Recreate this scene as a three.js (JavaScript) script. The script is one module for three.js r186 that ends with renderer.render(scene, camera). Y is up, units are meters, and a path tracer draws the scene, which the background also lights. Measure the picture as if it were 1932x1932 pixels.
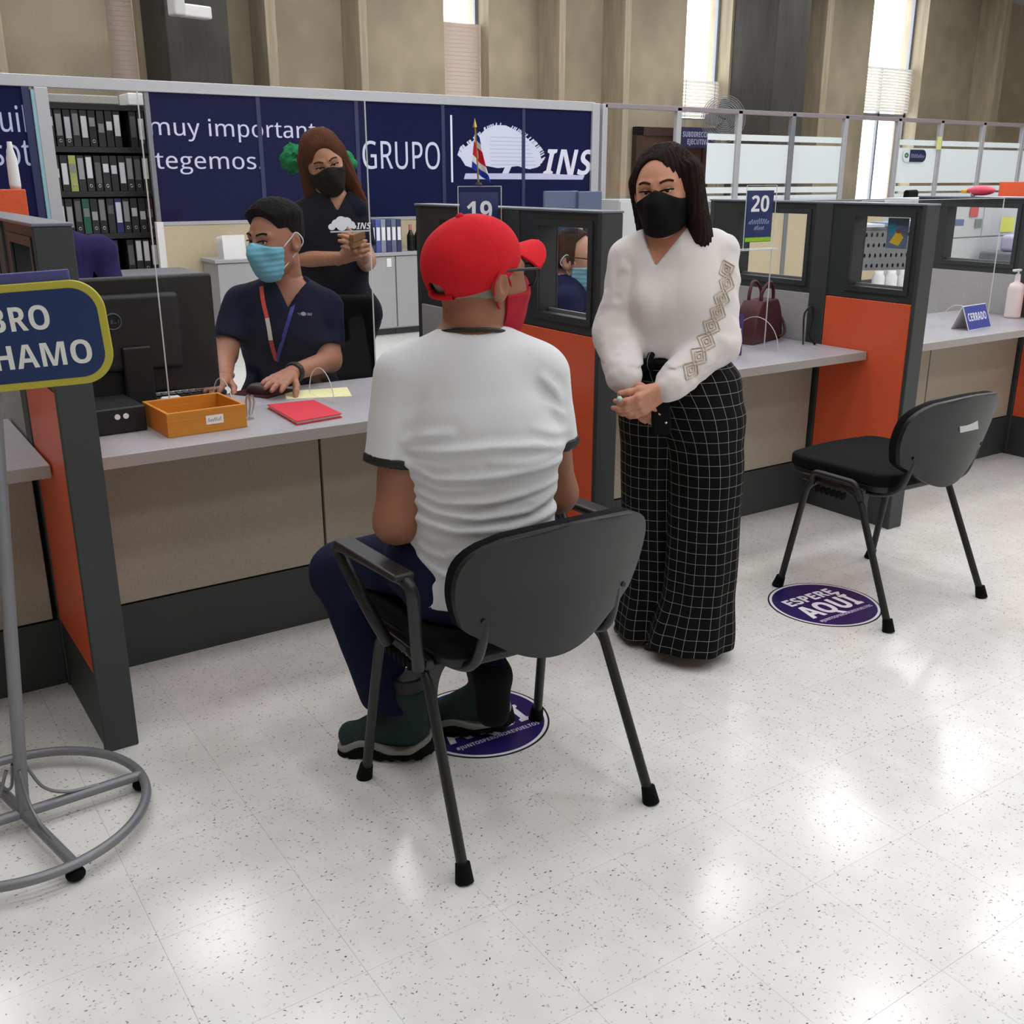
import * as THREE from 'three';
import { RoundedBoxGeometry } from 'three/addons/geometries/RoundedBoxGeometry.js';
import { mergeGeometries, toCreasedNormals } from 'three/addons/utils/BufferGeometryUtils.js';
import { RectAreaLightUniformsLib } from 'three/addons/lights/RectAreaLightUniformsLib.js';

// ---------------------------------------------------------------- camera, sky, exposure
const FOCAL = 1928, PITCH = 18.1 * Math.PI / 180, YAW = 33.8 * Math.PI / 180, EYE = 1.44;
const scene = new THREE.Scene();
const camera = new THREE.PerspectiveCamera(2 * Math.atan(966 / FOCAL) * 180 / Math.PI, 1, 0.05, 80);
camera.rotation.order = 'YXZ';
camera.position.set(0, EYE, 0);
camera.rotation.set(-PITCH, -YAW, 0);
scene.add(camera);
scene.background = new THREE.Color().setRGB(1.0, 1.05, 1.1);
scene.backgroundIntensity = 5.5;
const renderer = new THREE.WebGLRenderer({ antialias: true });
renderer.toneMapping = THREE.LinearToneMapping;
renderer.toneMappingExposure = 0.79;
renderer.shadowMap.enabled = true;
RectAreaLightUniformsLib.init();
const PANEL_LIGHT = 12;

// ---------------------------------------------------------------- helpers
let seed = 7;
function rnd() { seed = (seed * 1664525 + 1013904223) >>> 0; return seed / 4294967296; }
const rr = (a, b) => a + (b - a) * rnd();
const V = (x, y, z) => new THREE.Vector3(x, y, z);
const HEAD = V(Math.sin(YAW), 0, -Math.cos(YAW)), SIDE = V(Math.cos(YAW), 0, Math.sin(YAW));
// a pixel's direction, then the point on it at a floor height, a wall or a distance along the floor
function ray(px, py) {
  const u = (px - 966) / FOCAL, v = (py - 966) / FOCAL;
  const up = -v * Math.cos(PITCH) - Math.sin(PITCH), fw = Math.cos(PITCH) - v * Math.sin(PITCH);
  return SIDE.clone().multiplyScalar(u).addScaledVector(HEAD, fw).add(V(0, up, 0));
}
const EYEP = V(0, EYE, 0);
const onY = (px, py, y = 0) => { const d = ray(px, py); return EYEP.clone().addScaledVector(d, (y - EYE) / d.y); };
const onZ = (px, py, z) => { const d = ray(px, py); return EYEP.clone().addScaledVector(d, z / d.z); };
const onX = (px, py, x) => { const d = ray(px, py); return EYEP.clone().addScaledVector(d, x / d.x); };
const at = (px, py, dist) => { const d = ray(px, py); return EYEP.clone().addScaledVector(d, dist / (Math.cos(PITCH) - (py - 966) / FOCAL * Math.sin(PITCH))); };

const taken = {};
function numbered(n) { const k = taken[n] = (taken[n] ?? -1) + 1; return k ? `${n}_${String(k).padStart(3, '0')}` : n; }
function shade(o) { o.castShadow = true; o.receiveShadow = true; return o; }
function tag(o, label, category, group, kind) {
  o.userData.label = label; o.userData.category = category;
  if (group) o.userData.group = group;
  if (kind) o.userData.kind = kind;
  return o;
}
function thing(name, label, category, pos = [0, 0, 0], turn = 0, group, kind) {
  const o = new THREE.Group(); o.name = numbered(name); o.position.set(...(pos.isVector3 ? pos.toArray() : pos)); o.rotation.y = turn;
  scene.add(o); return tag(o, label, category, group, kind);
}
function solo(name, geo, mat, label, category, pos = [0, 0, 0], turn = 0, group, kind) {
  const o = shade(new THREE.Mesh(geo, mat)); o.name = numbered(name); o.position.set(...(pos.isVector3 ? pos.toArray() : pos)); o.rotation.y = turn;
  scene.add(o); return tag(o, label, category, group, kind);
}
function part(parent, name, geo, mat, pos, rot, label) {
  const o = shade(new THREE.Mesh(geo, mat)); o.name = name;
  if (pos) o.position.set(...(pos.isVector3 ? pos.toArray() : pos));
  if (rot) o.rotation.set(...rot);
  if (label) o.userData.label = label;
  parent.add(o); return o;
}
const box = (w, h, d) => new THREE.BoxGeometry(w, h, d);
const rbox = (w, h, d, r = 0.004, s = 2) => new RoundedBoxGeometry(w, h, d, s, Math.min(r, w / 2.05, h / 2.05, d / 2.05));
// box between two corners
const span = (x0, x1, y0, y1, z0, z1, r) => (r ? rbox(x1 - x0, y1 - y0, z1 - z0, r) : box(x1 - x0, y1 - y0, z1 - z0)).translate((x0 + x1) / 2, (y0 + y1) / 2, (z0 + z1) / 2);
const cyl = (r1, r2, h, n = 24) => new THREE.CylinderGeometry(r1, r2, h, n);
const strip = g => { const o = g.index ? g.toNonIndexed() : g; for (const k of Object.keys(o.attributes)) if (!['position', 'normal', 'uv'].includes(k)) o.deleteAttribute(k); return o; };
const join = list => mergeGeometries(list.map(strip));
const curve = (pts, closed = false, tension = 0.5) => new THREE.CatmullRomCurve3(pts.map(p => p.isVector3 ? p : V(...p)), closed, 'catmullrom', tension);
const tube = (pts, r, n = 24, m = 8, closed = false) => new THREE.TubeGeometry(curve(pts, closed), n, r, m, closed);
const rod = (a, b, r, r2 = r, m = 12) => { const A = a.isVector3 ? a : V(...a), B = b.isVector3 ? b : V(...b), d = B.clone().sub(A), g = new THREE.CylinderGeometry(r2, r, d.length(), m); g.applyQuaternion(new THREE.Quaternion().setFromUnitVectors(V(0, 1, 0), d.clone().normalize())); return g.translate((A.x + B.x) / 2, (A.y + B.y) / 2, (A.z + B.z) / 2); };
// a path with straight legs and rounded corners
function bent(pts, rad) {
  const P = pts.map(p => p.isVector3 ? p : V(...p)), path = new THREE.CurvePath(); let last = P[0];
  for (let i = 1; i < P.length - 1; i++) {
    const a = P[i].clone().add(P[i - 1].clone().sub(P[i]).setLength(rad)), b = P[i].clone().add(P[i + 1].clone().sub(P[i]).setLength(rad));
    path.add(new THREE.LineCurve3(last, a)); path.add(new THREE.QuadraticBezierCurve3(a, P[i], b)); last = b;
  }
  path.add(new THREE.LineCurve3(last, P[P.length - 1])); return path;
}
function roundRect(w, h, r) {
  const s = new THREE.Shape(), x = -w / 2, y = -h / 2;
  s.moveTo(x + r, y); s.lineTo(x + w - r, y); s.absarc(x + w - r, y + r, r, -Math.PI / 2, 0); s.lineTo(x + w, y + h - r); s.absarc(x + w - r, y + h - r, r, 0, Math.PI / 2);
  s.lineTo(x + r, y + h); s.absarc(x + r, y + h - r, r, Math.PI / 2, Math.PI); s.lineTo(x, y + r); s.absarc(x + r, y + r, r, Math.PI, Math.PI * 1.5); return s;
}
const slab = (shape, d, bevel = 0) => new THREE.ExtrudeGeometry(shape, { depth: d, bevelEnabled: bevel > 0, bevelSize: bevel, bevelThickness: bevel, bevelSegments: 2, curveSegments: 20 });

// ---------------------------------------------------------------- noise and textures
function hash(x, y, z) { let h = (x * 374761393 + y * 668265263 + z * 2147483647) | 0; h = Math.imul(h ^ (h >>> 13), 1274126177); return ((h ^ (h >>> 16)) >>> 0) / 4294967296; }
function noise(x, y, z) {
  const X = Math.floor(x), Y = Math.floor(y), Z = Math.floor(z); let u = x - X, v = y - Y, w = z - Z;
  u = u * u * (3 - 2 * u); v = v * v * (3 - 2 * v); w = w * w * (3 - 2 * w);
  const L = (a, b, t) => a + (b - a) * t;
  return L(L(L(hash(X, Y, Z), hash(X + 1, Y, Z), u), L(hash(X, Y + 1, Z), hash(X + 1, Y + 1, Z), u), v), L(L(hash(X, Y, Z + 1), hash(X + 1, Y, Z + 1), u), L(hash(X, Y + 1, Z + 1), hash(X + 1, Y + 1, Z + 1), u), v), w) * 2 - 1;
}
function canvas(w, h, draw, repeat) {
  const c = document.createElement('canvas'); c.width = w; c.height = h;
  const g = c.getContext('2d'); draw(g, w, h);
  const t = new THREE.CanvasTexture(c); t.colorSpace = THREE.SRGBColorSpace; t.magFilter = THREE.LinearFilter;
  if (repeat) t.wrapS = t.wrapT = THREE.RepeatWrapping;
  return t;
}
// text fitted into a box
function words(g, text, x, y, w, h, font, color, align = 'left') {
  g.save(); g.font = font.replace('#', Math.round(h)); g.fillStyle = color; g.textBaseline = 'alphabetic'; g.textAlign = 'left';
  const m = g.measureText(text).width; g.translate(x, y); if (w) g.scale(w / m, 1); else if (align === 'center') g.translate(-m / 2, 0);
  g.fillText(text, 0, 0); g.restore();
}
// blurred handwriting as slanted strokes
function scribble(g, x, y, w, h, n, color) { g.strokeStyle = color; g.lineWidth = Math.max(1.5, h / 11); g.beginPath(); for (let k = 0; k < n; k++) { const a = x + w * k / n, t = h * (0.45 + 0.5 * hash(k, n, 5)); g.moveTo(a, y); g.quadraticCurveTo(a + w / n * 0.2, y - t, a + w / n * 0.75, y - t); g.quadraticCurveTo(a + w / n * 0.4, y - t * 0.4, a + w / n * 0.8, y); } g.stroke(); }
const mat = (color, roughness = 0.7, extra = {}) => roughness >= 0.74 ? new THREE.MeshPhysicalMaterial({ color, roughness, specularIntensity: 0.3, ...extra }) : new THREE.MeshStandardMaterial({ color, roughness, ...extra });
const phys = (color, roughness, extra) => new THREE.MeshPhysicalMaterial({ color, roughness, ...extra });
// fine grain for fabrics, laminate and concrete
function grain(n, size, amp, base, tint = [1, 1, 1], oct = 2) {
  const d = new Uint8Array(n * n * 4);
  for (let j = 0; j < n; j++) for (let i = 0; i < n; i++) {
    let v = 0, a = 1, s = size; for (let o = 0; o < oct; o++) { const f = Math.max(1, Math.round(n / s)); v += a * (hash(Math.floor(i * f / n), Math.floor(j * f / n), o) * 2 - 1); a *= 0.55; s /= 2; }
    for (let c = 0; c < 3; c++) d[(j * n + i) * 4 + c] = Math.max(0, Math.min(255, (base + amp * v) * tint[c]));
    d[(j * n + i) * 4 + 3] = 255;
  }
  const t = new THREE.DataTexture(d, n, n); t.wrapS = t.wrapT = THREE.RepeatWrapping; t.magFilter = THREE.LinearFilter; t.needsUpdate = true; return t;
}
const weave = grain(256, 2, 26, 128); weave.repeat.set(6, 6);
const speck = grain(256, 2, 16, 236, [1, 1, 1]); speck.colorSpace = THREE.SRGBColorSpace; speck.repeat.set(3, 3);
const cloudy = (() => { const n = 512, d = new Uint8Array(n * n * 4); for (let j = 0; j < n; j++) for (let i = 0; i < n; i++) { const w = (f, s) => { const a = i / n, b = j / n, m = (x, y) => noise(x * f, y * f, s); return m(a, b) * (1 - a) + m(a - 1, b) * a; }; const v = 226 + 16 * w(6, 1) + 10 * w(22, 2) + 8 * (hash(i, j, 3) - 0.5); d.set([v, v, v, 255], (j * n + i) * 4); } const t = new THREE.DataTexture(d, n, n); t.wrapS = t.wrapT = THREE.RepeatWrapping; t.magFilter = THREE.LinearFilter; t.colorSpace = THREE.SRGBColorSpace; t.needsUpdate = true; return t; })();

const M = {
  dark: mat('#3d4242', 0.55, { map: speck }), darkFrame: mat('#2f3436', 0.45), cap: mat('#6f7683', 0.3),
  beige: mat('#b5ab99', 0.6, { map: speck }), greyPanel: mat('#b4b4b6', 0.6, { map: speck }), orange: mat('#f4673f', 0.38, { map: speck }),
  top: mat('#b3b2b8', 0.38, { map: speck }), topEdge: mat('#a19a96', 0.5), gap: mat('#1b1918', 0.8),
  black: mat('#0c0d0e', 0.5), blackGloss: mat('#101113', 0.3), rubber: mat('#0b0b0b', 0.8), chrome: mat('#c8cacc', 0.25, { metalness: 0.9 }),
  alu: mat('#b9bbc0', 0.42, { metalness: 0.35 }), aluDark: mat('#85888f', 0.45, { metalness: 0.35 }), white: mat('#e9e9ea', 0.5), cream: mat('#d8c9a8', 0.7, { map: speck }),
  glass: phys('#ffffff', 0.0, { transmission: 1, thickness: 0, ior: 1.45 }), acrylic: phys('#ffffff', 0.0, { transmission: 1, thickness: 0, ior: 1.2, specularIntensity: 0.7 }), acrylicEdge: phys('#f4f8f8', 0.15, { transmission: 0.5, thickness: 0 }),
  frost: phys('#f6fcfe', 0.9, { transmission: 0.5, thickness: 0 }), wood: mat('#c98224', 0.5), concrete: mat('#55534f', 0.85, { map: cloudy }), wall: mat('#c2b49c', 0.85, { map: cloudy }),
  plastic: mat('#17181a', 0.45), fabric: mat('#0d0e0f', 0.9, { bumpMap: weave, bumpScale: 0.0006 }), steel: mat('#8f9093', 0.4, { metalness: 0.5 }),
};
// ---------------------------------------------------------------- the room: floor, walls, ceiling
const RX0 = -4, RX1 = 22, RZ0 = -12.6, RZ1 = 5, RH = 4.6;
{ // vinyl tiles, 305 mm, with dark chips
  const n = 2048, d = new Uint8Array(n * n * 4), TS = 1.22;
  for (let j = 0; j < n; j++) for (let i = 0; i < n; i++) { const v = 226 + 4 * noise(i * 0.012, j * 0.012, 4) + 5 * (hash(i >> 1, j >> 1, 9) - 0.5); d.set([v, v, v - 3, 255], (j * n + i) * 4); }
  const chip = (cx, cy, len, wid, ang, c, al) => { const R = Math.ceil(len) + 1, ca = Math.cos(ang), sa = Math.sin(ang); for (let y = -R; y <= R; y++) for (let x = -R; x <= R; x++) { const a = (x * ca + y * sa) / len, b = (-x * sa + y * ca) / wid; const q = Math.abs(a) + b * b + 0.25 * noise((cx + x) * 0.3, (cy + y) * 0.3, 2); if (q < 1) { const k = ((((cy + y + n) | 0) % n) * n + (((cx + x + n) | 0) % n)) * 4, t = al * Math.min(1, (1 - q) * 4); for (let m = 0; m < 3; m++) d[k + m] = d[k + m] * (1 - t) + c[m] * t; } } };
  for (let k = 0; k < 4200; k++) { const g = rr(150, 200); chip(rnd() * n, rnd() * n, rr(2.5, 8), rr(1.5, 3.5), rnd() * 6.3, [g, g - 2, g - 8], 0.65); }
  for (let k = 0; k < 1150; k++) { const g = rr(45, 115); chip(rnd() * n, rnd() * n, rr(3, 7.5), rr(1.4, 3), rr(-0.9, 0.9), [g, g - 2, g - 8], 0.8); }
  const tex = new THREE.DataTexture(d, n, n); tex.wrapS = tex.wrapT = THREE.RepeatWrapping; tex.magFilter = THREE.LinearFilter; tex.colorSpace = THREE.SRGBColorSpace; tex.needsUpdate = true;
  const tileMat = phys('#ffffff', 0.17, { map: tex, ior: 1.5 });
  const T = 0.3048, X0 = 0.6495, Z0 = -1.774;
  const floor = thing('floor', 'glossy off-white vinyl tile floor with dark chips', 'floor', [0, 0, 0], 0, null, 'structure');
  part(floor, 'subfloor', span(RX0 - 0.2, RX1 + 0.2, -0.25, -0.0035, RZ0 - 0.6, RZ1 + 0.2), mat('#a9a7a1', 0.9));
  const variants = [];
  const tileGeo = (i) => { const g = new THREE.BoxGeometry(T - 0.0005, 0.003, T - 0.0005).translate(0, -0.0015, 0), uv = g.attributes.uv, p = g.attributes.position, ox = (i % 4) * T, oz = Math.floor(i / 4) * T; for (let k = 0; k < uv.count; k++) uv.setXY(k, (p.getX(k) + ox) / TS, (p.getZ(k) + oz) / TS); return g; };
  for (let i = 0; i < 16; i++) variants.push(tileGeo(i));
  const list = [];
  for (let a = Math.floor((RX0 - X0) / T); a <= (RX1 - X0) / T; a++) for (let b = Math.floor((RZ0 - Z0) / T); b <= (RZ1 - Z0) / T; b++) {
    const x = X0 + (a + 0.5) * T, z = Z0 + (b + 0.5) * T, lat = x * SIDE.x + z * SIDE.z, fw = x * HEAD.x + z * HEAD.z;
    if (x < RX0 || x > RX1 || z < RZ0 || z > RZ1) continue;
    const depth = fw * Math.cos(PITCH) + EYE * Math.sin(PITCH), sx = lat / depth * FOCAL, sy = -(-EYE * Math.cos(PITCH) + fw * Math.sin(PITCH)) / depth * FOCAL;
    const seen = depth > 0.3 && Math.abs(sx) < 1080 && sy < 1080 && z > -3.1;
    list.push({ x, z, v: ((a % 4) + 4) % 4 + 4 * (((b % 4) + 4) % 4), score: seen ? fw : 1e3 + Math.hypot(x, z) });
  }
  list.sort((p, q) => p.score - q.score);
  list.slice(0, 300).forEach((t, i) => { const m = part(floor, i ? `tile_${String(i).padStart(3, '0')}` : 'tile', variants[t.v], tileMat, [t.x, 0, t.z]); });
  const far = part(floor, 'distant_tiles', join(list.slice(300).map(t => variants[t.v].clone().translate(t.x, 0, t.z))), tileMat); far.userData.kind = 'stuff';
}
{ // tall concrete back wall with upright ribs and slot windows; x positions along it
  const wb = thing('wall_back', 'tall tan concrete wall with upright ribs and slot windows', 'wall', [0, 0, 0], 0, null, 'structure');
  const zs = RZ0, H = RH;
  const openings = [[3.13, 3.48], [7.37, 8.06], [11.6, 12.55], [15.9, 17.42]];
  let x = RX0; const pan = [];
  for (const [a, b] of [...openings, [RX1, RX1]]) { pan.push([x, a]); x = b; }
  pan.forEach(([a, b]) => part(wb, 'wall_panel', span(a, b, 0, H, zs - 0.5, zs), M.wall));
  for (const [a, b] of [[-6, 12], [505, 525], [680, 695], [1055, 1067], [1178, 1190], [1555, 1567], [1885, 1899]]) part(wb, 'rib', span(onZ(a, 100, zs + 0.5).x, onZ(b, 100, zs + 0.5).x, 0, H, zs, zs + 0.5, 0.01), M.wall);
  // window sills below the slots
  openings.forEach(([a, b], i) => { if (i < 3) part(wb, 'wall_panel', span(a, b, 0, i === 2 ? 2.3 : 0.9, zs - 0.5, zs), M.wall); });
  for (const [a, b] of [[3.5, 4.17], [12.58, 13.3]]) { const c = solo('concrete_column', rbox(b - a, H, 0.9, 0.02).translate(0, H / 2, 0), M.concrete, a < 5 ? 'dark grey concrete column behind the file shelving' : 'dark grey concrete column beside the executive office sign', 'column', [(a + b) / 2, 0, zs + 0.46], 0, null, 'structure'); }
  // windows
  openings.forEach(([a, b], i) => {
    const y0 = i === 2 ? 2.3 : i === 3 ? 0.0 : 0.9;
    const w = thing(`window_${i + 1}`, ['narrow slot window with drawn pale blind above the file shelving', 'narrow slot window with half lowered blind above the blue banner', 'slot window with short blind beside the dark column', 'wide bright slot window with white blinds above frosted glass'][i], 'window', [(a + b) / 2, y0, zs - 0.3], 0, null, 'structure');
    const wd = b - a, ht = H - y0, fr = 0.045;
    part(w, 'window_frame', join([span(-wd / 2, -wd / 2 + fr, 0, ht, -0.03, 0.03), span(wd / 2 - fr, wd / 2, 0, ht, -0.03, 0.03), span(-wd / 2, wd / 2, 0, fr, -0.03, 0.03), span(-wd / 2, wd / 2, ht - fr, ht, -0.03, 0.03), ...(i === 3 ? [span(-0.02, 0.02, 0, 3.3, -0.03, 0.03), span(-wd / 2, wd / 2, 2.5, 2.56, -0.03, 0.03)] : [])]), M.aluDark);
    part(w, 'pane', box(wd - 0.02, ht - 0.02, 0.006).translate(0, ht / 2, 0), M.glass);
    const lo = [0.9, 0.9, 2.35, 2.58][i], hi = [4.5, 3.37, 2.85, 3.28][i], sl = [], blindMat = phys(i < 2 ? '#dccdc2' : '#efece6', 0.9, { transmission: i < 2 ? 0.2 : 0.4, thickness: 0 });
    for (let y = lo; y < hi; y += 0.05) sl.push(box(wd - 0.02, 0.003, 0.052).rotateX(i < 2 ? 1.5 : 1.0).translate(0, y - y0 + 0.025, 0.09));
    part(w, 'blind', join(sl), blindMat).userData.kind = 'stuff';
  });
  const wl = solo('wall_left', span(-0.2, 0, 0, H, RZ0 - 0.5, RZ1), M.wall, 'plain side wall of the hall', 'wall', [RX0, 0, 0], 0, null, 'structure');
  solo('wall_right', span(0, 0.2, 0, H, RZ0 - 0.5, RZ1), M.wall, 'plain far side wall of the hall', 'wall', [RX1, 0, 0], 0, null, 'structure');
  solo('wall_front', span(RX0 - 0.2, RX1 + 0.2, 0, H, 0, 0.2), mat('#c9c4ba', 0.85), 'plain wall behind the waiting area', 'wall', [0, 0, RZ1], 0, null, 'structure');
  solo('ceiling', span(RX0 - 0.2, RX1 + 0.2, 0, 0.2, RZ0 - 0.6, RZ1 + 0.2), mat('#c9c9c6', 0.9), 'flat white ceiling carrying square light panels', 'ceiling', [0, H, 0], 0, null, 'structure');
  // dark wooden office door in the back wall
  const dr = thing('door_1', 'dark reddish wooden office door below the blue sign', 'door', [11.35, 0, zs + 0.02], 0, null, 'structure');
  const brown = mat('#4a2418', 0.5), brown2 = mat('#37190f', 0.5);
  part(dr, 'door_frame', join([span(-0.75, -0.62, 0, 2.17, 0, 0.1), span(0.62, 0.75, 0, 2.17, 0, 0.1), span(-0.75, 0.75, 2.05, 2.17, 0, 0.1)]), brown2);
  part(dr, 'door_leaf', span(-0.62, -0.005, 0.01, 2.05, 0.02, 0.06, 0.004), brown); part(dr, 'door_leaf', span(0.005, 0.62, 0.01, 2.05, 0.02, 0.06, 0.004), brown);
  part(dr, 'handle', rod([-0.06, 1, 0.09], [-0.06, 1.15, 0.09], 0.012), M.chrome); part(dr, 'handle', rod([0.06, 1, 0.09], [0.06, 1.15, 0.09], 0.012), M.chrome);
}
{ // ceiling light panels
  const frame = join([span(-0.32, 0.32, -0.03, 0, -0.32, -0.3), span(-0.32, 0.32, -0.03, 0, 0.3, 0.32), span(-0.32, -0.3, -0.03, 0, -0.3, 0.3), span(0.3, 0.32, -0.03, 0, -0.3, 0.3)]);
  const glow = new THREE.MeshStandardMaterial({ color: '#ffffff', emissive: '#ffffff', emissiveIntensity: 6, roughness: 0.6 }), face = box(0.6, 0.012, 0.6);
  for (let i = 0; i < 9; i++) for (let j = 0; j < 8; j++) {
    const x = 2.1 + (i - 1) * 1.87 - 0.2, z = -7.2 + (j - 2) * 1.85;
    const l = thing('ceiling_light', 'square white ceiling light panel in the lit grid', 'ceiling light', [x, RH, z], 0, 'ceiling light panels over the hall');
    part(l, 'frame', frame, M.white); part(l, 'diffuser', face, glow, [0, -0.012, 0]);
    const a = new THREE.RectAreaLight('#fdfcff', PANEL_LIGHT, 0.6, 0.6); a.position.set(x, RH - 0.03, z); a.lookAt(x, 0, z); a.castShadow = true; scene.add(a);
  }
}
// ---------------------------------------------------------------- glazed office partition with the blue banner, z = -9.3
const PZ = -9.3;
{
  const railY = 2.17, y0 = 1.08, y1 = 2.12;
  const div = [2.56, 3.52, 4.47, 5.4, 6.36, 7.28];
  // one printed banner runs over five boards
  const W = 2048, Hh = 472, X0 = div[0], X1 = div[5], K = W / (X1 - X0);
  const px = (x) => (x - X0) * K, py = (y) => (y1 - y) * Hh / (y1 - y0);
  const P = (a, b) => { const p = onZ(a, b, PZ); return [px(p.x), py(p.y)]; };
  function tree(g, x0, x1, top, base) { // crown of short strokes over a trunk
    const w = x1 - x0, h = base - top; g.fillStyle = '#d6daf0'; g.beginPath();
    const c = [[0.0, 0.72], [0.03, 0.55], [0.12, 0.42], [0.2, 0.3], [0.3, 0.12], [0.42, 0.02], [0.55, 0.02], [0.68, 0.12], [0.8, 0.26], [0.9, 0.42], [0.98, 0.6], [1.0, 0.75], [0.94, 0.92], [0.84, 0.97], [0.7, 0.9], [0.58, 0.93], [0.45, 0.95], [0.3, 0.9], [0.16, 0.96], [0.06, 0.9]];
    c.forEach(([a, b], i) => g[i ? 'lineTo' : 'moveTo'](x0 + a * w, top + b * h)); g.closePath(); g.fill();
    g.strokeStyle = '#d6daf0'; g.lineWidth = Math.max(1, w / 70); for (let i = 0; i < 90; i++) { const k = Math.floor(rnd() * 14), t = rnd(), a = c[k][0] + (c[k + 1][0] - c[k][0]) * t, b = c[k][1] + (c[k + 1][1] - c[k][1]) * t; g.beginPath(); g.moveTo(x0 + a * w, top + b * h); g.lineTo(x0 + (a + (a - 0.5) * 0.08 + 0.01) * w, top + (b - 0.05) * h); g.stroke(); }
    g.strokeStyle = '#aab0d6'; g.lineWidth = Math.max(1, h / 90); for (let i = 0; i < 8; i++) { const yy = top + h * (0.28 + i * 0.085); g.beginPath(); g.moveTo(x0 + w * 0.36, yy); g.lineTo(x0 + w * (0.8 + 0.02 * i), yy); g.stroke(); }
    g.fillStyle = '#d6daf0'; g.beginPath(); g.moveTo(x0 + w * 0.55, base - h * 0.12); g.lineTo(x0 + w * 0.63, base - h * 0.12); g.lineTo(x0 + w * 0.57, base + h * 0.12); g.lineTo(x0 + w * 0.49, base + h * 0.12); g.fill();
  }
  const tex = canvas(W, Hh, (g) => {
    g.fillStyle = '#121741'; g.fillRect(0, 0, W, Hh);
    const ink = '#d3d6ec', f = '#px sans-serif';
    const line = (t, xa, ya, xb, yb, hpx, font = f) => { const [ax, ay] = P(xa, ya), [bx] = P(xb, yb); const [, hy] = P(xa, ya - hpx); words(g, t, ax, ay, bx - ax, (ay - hy) * 1.36, font, ink); };
    line('muy importante', 279, 254, 619, 262, 33);
    line('otegemos.', 262, 318, 498, 320, 33);
    const [gx, gy0] = P(681, 318), [gx2] = P(832, 320), [, gt] = P(681, 264);
    words(g, 'GRUPO', gx, gy0, gx2 - gx, (gy0 - gt) * 1.36, '#px sans-serif', ink);
    g.fillStyle = '#e4e6f4'; const [lx, ly] = P(848, 217), [lx2, ly2] = P(854, 344); g.fillRect(lx, ly, lx2 - lx, ly2 - ly);
    const [tx, tt] = P(866, 232), [tx2, tb] = P(1020, 322); tree(g, tx, tx2, tt, tb);
    const [ix, iy] = P(1021, 330), [ix2] = P(1112, 330), [, it] = P(1021, 280); words(g, 'INS', ix, iy, ix2 - ix, (iy - it) * 1.36, 'italic bold #px sans-serif', '#dfe1f2');
    g.fillStyle = '#c3c6e4'; g.beginPath(); const a = P(877, 327), b = P(1020, 327), c = P(1102, 331), e = P(1098, 339), h = P(874, 338); [a, b, c, e, h].forEach((q, i) => g[i ? 'lineTo' : 'moveTo'](...q)); g.fill();
  });
  const printed = mat('#ffffff', 0.75, { map: tex });
  const cut = (geo, xa, xb) => { const p = geo.attributes.position, uv = geo.attributes.uv; for (let i = 0; i < p.count; i++) uv.setXY(i, (p.getX(i) - X0) / (X1 - X0), (p.getY(i) - y0) / (y1 - y0)); return geo; };
  const bw = thing('banner_partition', 'long navy blue banner boards with white lettering and tree logo above cream panels', 'partition', [0, 0, PZ]);
  for (let i = 0; i < 5; i++) {
    part(bw, 'banner_board', cut(span(div[i] + 0.012, div[i + 1] - 0.012, y0, y1, -0.012, 0.012)), printed, null, null, 'navy blue printed board');
    part(bw, 'lower_panel', span(div[i] + 0.004, div[i + 1] - 0.004, 0.1, y0 - 0.03, -0.015, 0.015, 0.003), M.cream);
    part(bw, 'upright', span(div[i] - 0.02, div[i] + 0.02, 0.05, y1, -0.02, 0.02, 0.004), i ? mat('#2a3058', 0.4) : M.aluDark);
  }
  part(bw, 'upright', span(div[5] - 0.04, div[5] + 0.06, 0, 2.2, -0.04, 0.04, 0.006), M.alu);
  part(bw, 'top_rail', span(1.0, div[5], y1, y1 + 0.09, -0.035, 0.035, 0.006), M.alu);
  part(bw, 'sill_rail', span(div[0], div[5], y0 - 0.03, y0, -0.02, 0.02), M.alu);
  part(bw, 'plinth', span(div[0], div[5], 0, 0.1, -0.018, 0.018), M.dark);
  part(bw, 'door_post', span(div[0] - 0.03, div[0] + 0.03, 0, y0, -0.03, 0.03, 0.004), M.white);
  // left end of the same banner, cut by the doorway
  const lt = canvas(512, 512, (g) => {
    g.fillStyle = '#121741'; g.fillRect(0, 0, 512, 512); const q = (a, b) => { const p = onZ(a, b, PZ); return [(p.x - 0.6) / (1.72 - 0.6) * 512, (y1 - p.y) / (y1 - y0) * 512]; };
    const [ax, ay] = q(-2, 248), [bx] = q(56, 248), [, t1] = q(0, 198); words(g, 'uil', ax, ay, bx - ax, (ay - t1) * 1.36, '#px sans-serif', '#c3c6e4');
    const [cx, cy] = q(-14, 312), [dx] = q(62, 312), [, t2] = q(0, 270); words(g, 'sot', cx, cy, dx - cx, (cy - t2) * 1.7, '#px sans-serif', '#c3c6e4');
  });
  const lb = thing('banner_partition', 'end board of the navy banner beside the doorway, lettering cut off', 'partition', [0, 0, PZ]);
  const g = span(0.6, 1.6, y0, y1, -0.012, 0.012), p = g.attributes.position, uv = g.attributes.uv; for (let i = 0; i < p.count; i++) uv.setXY(i, (p.getX(i) - 0.6) / 1.12, (p.getY(i) - y0) / (y1 - y0));
  part(lb, 'banner_board', g, mat('#ffffff', 0.75, { map: lt })); part(lb, 'lower_panel', span(0.6, 1.6, 0.1, y0, -0.015, 0.015), M.cream); part(lb, 'plinth', span(0.6, 1.6, 0, 0.1, -0.018, 0.018), M.dark);
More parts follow.
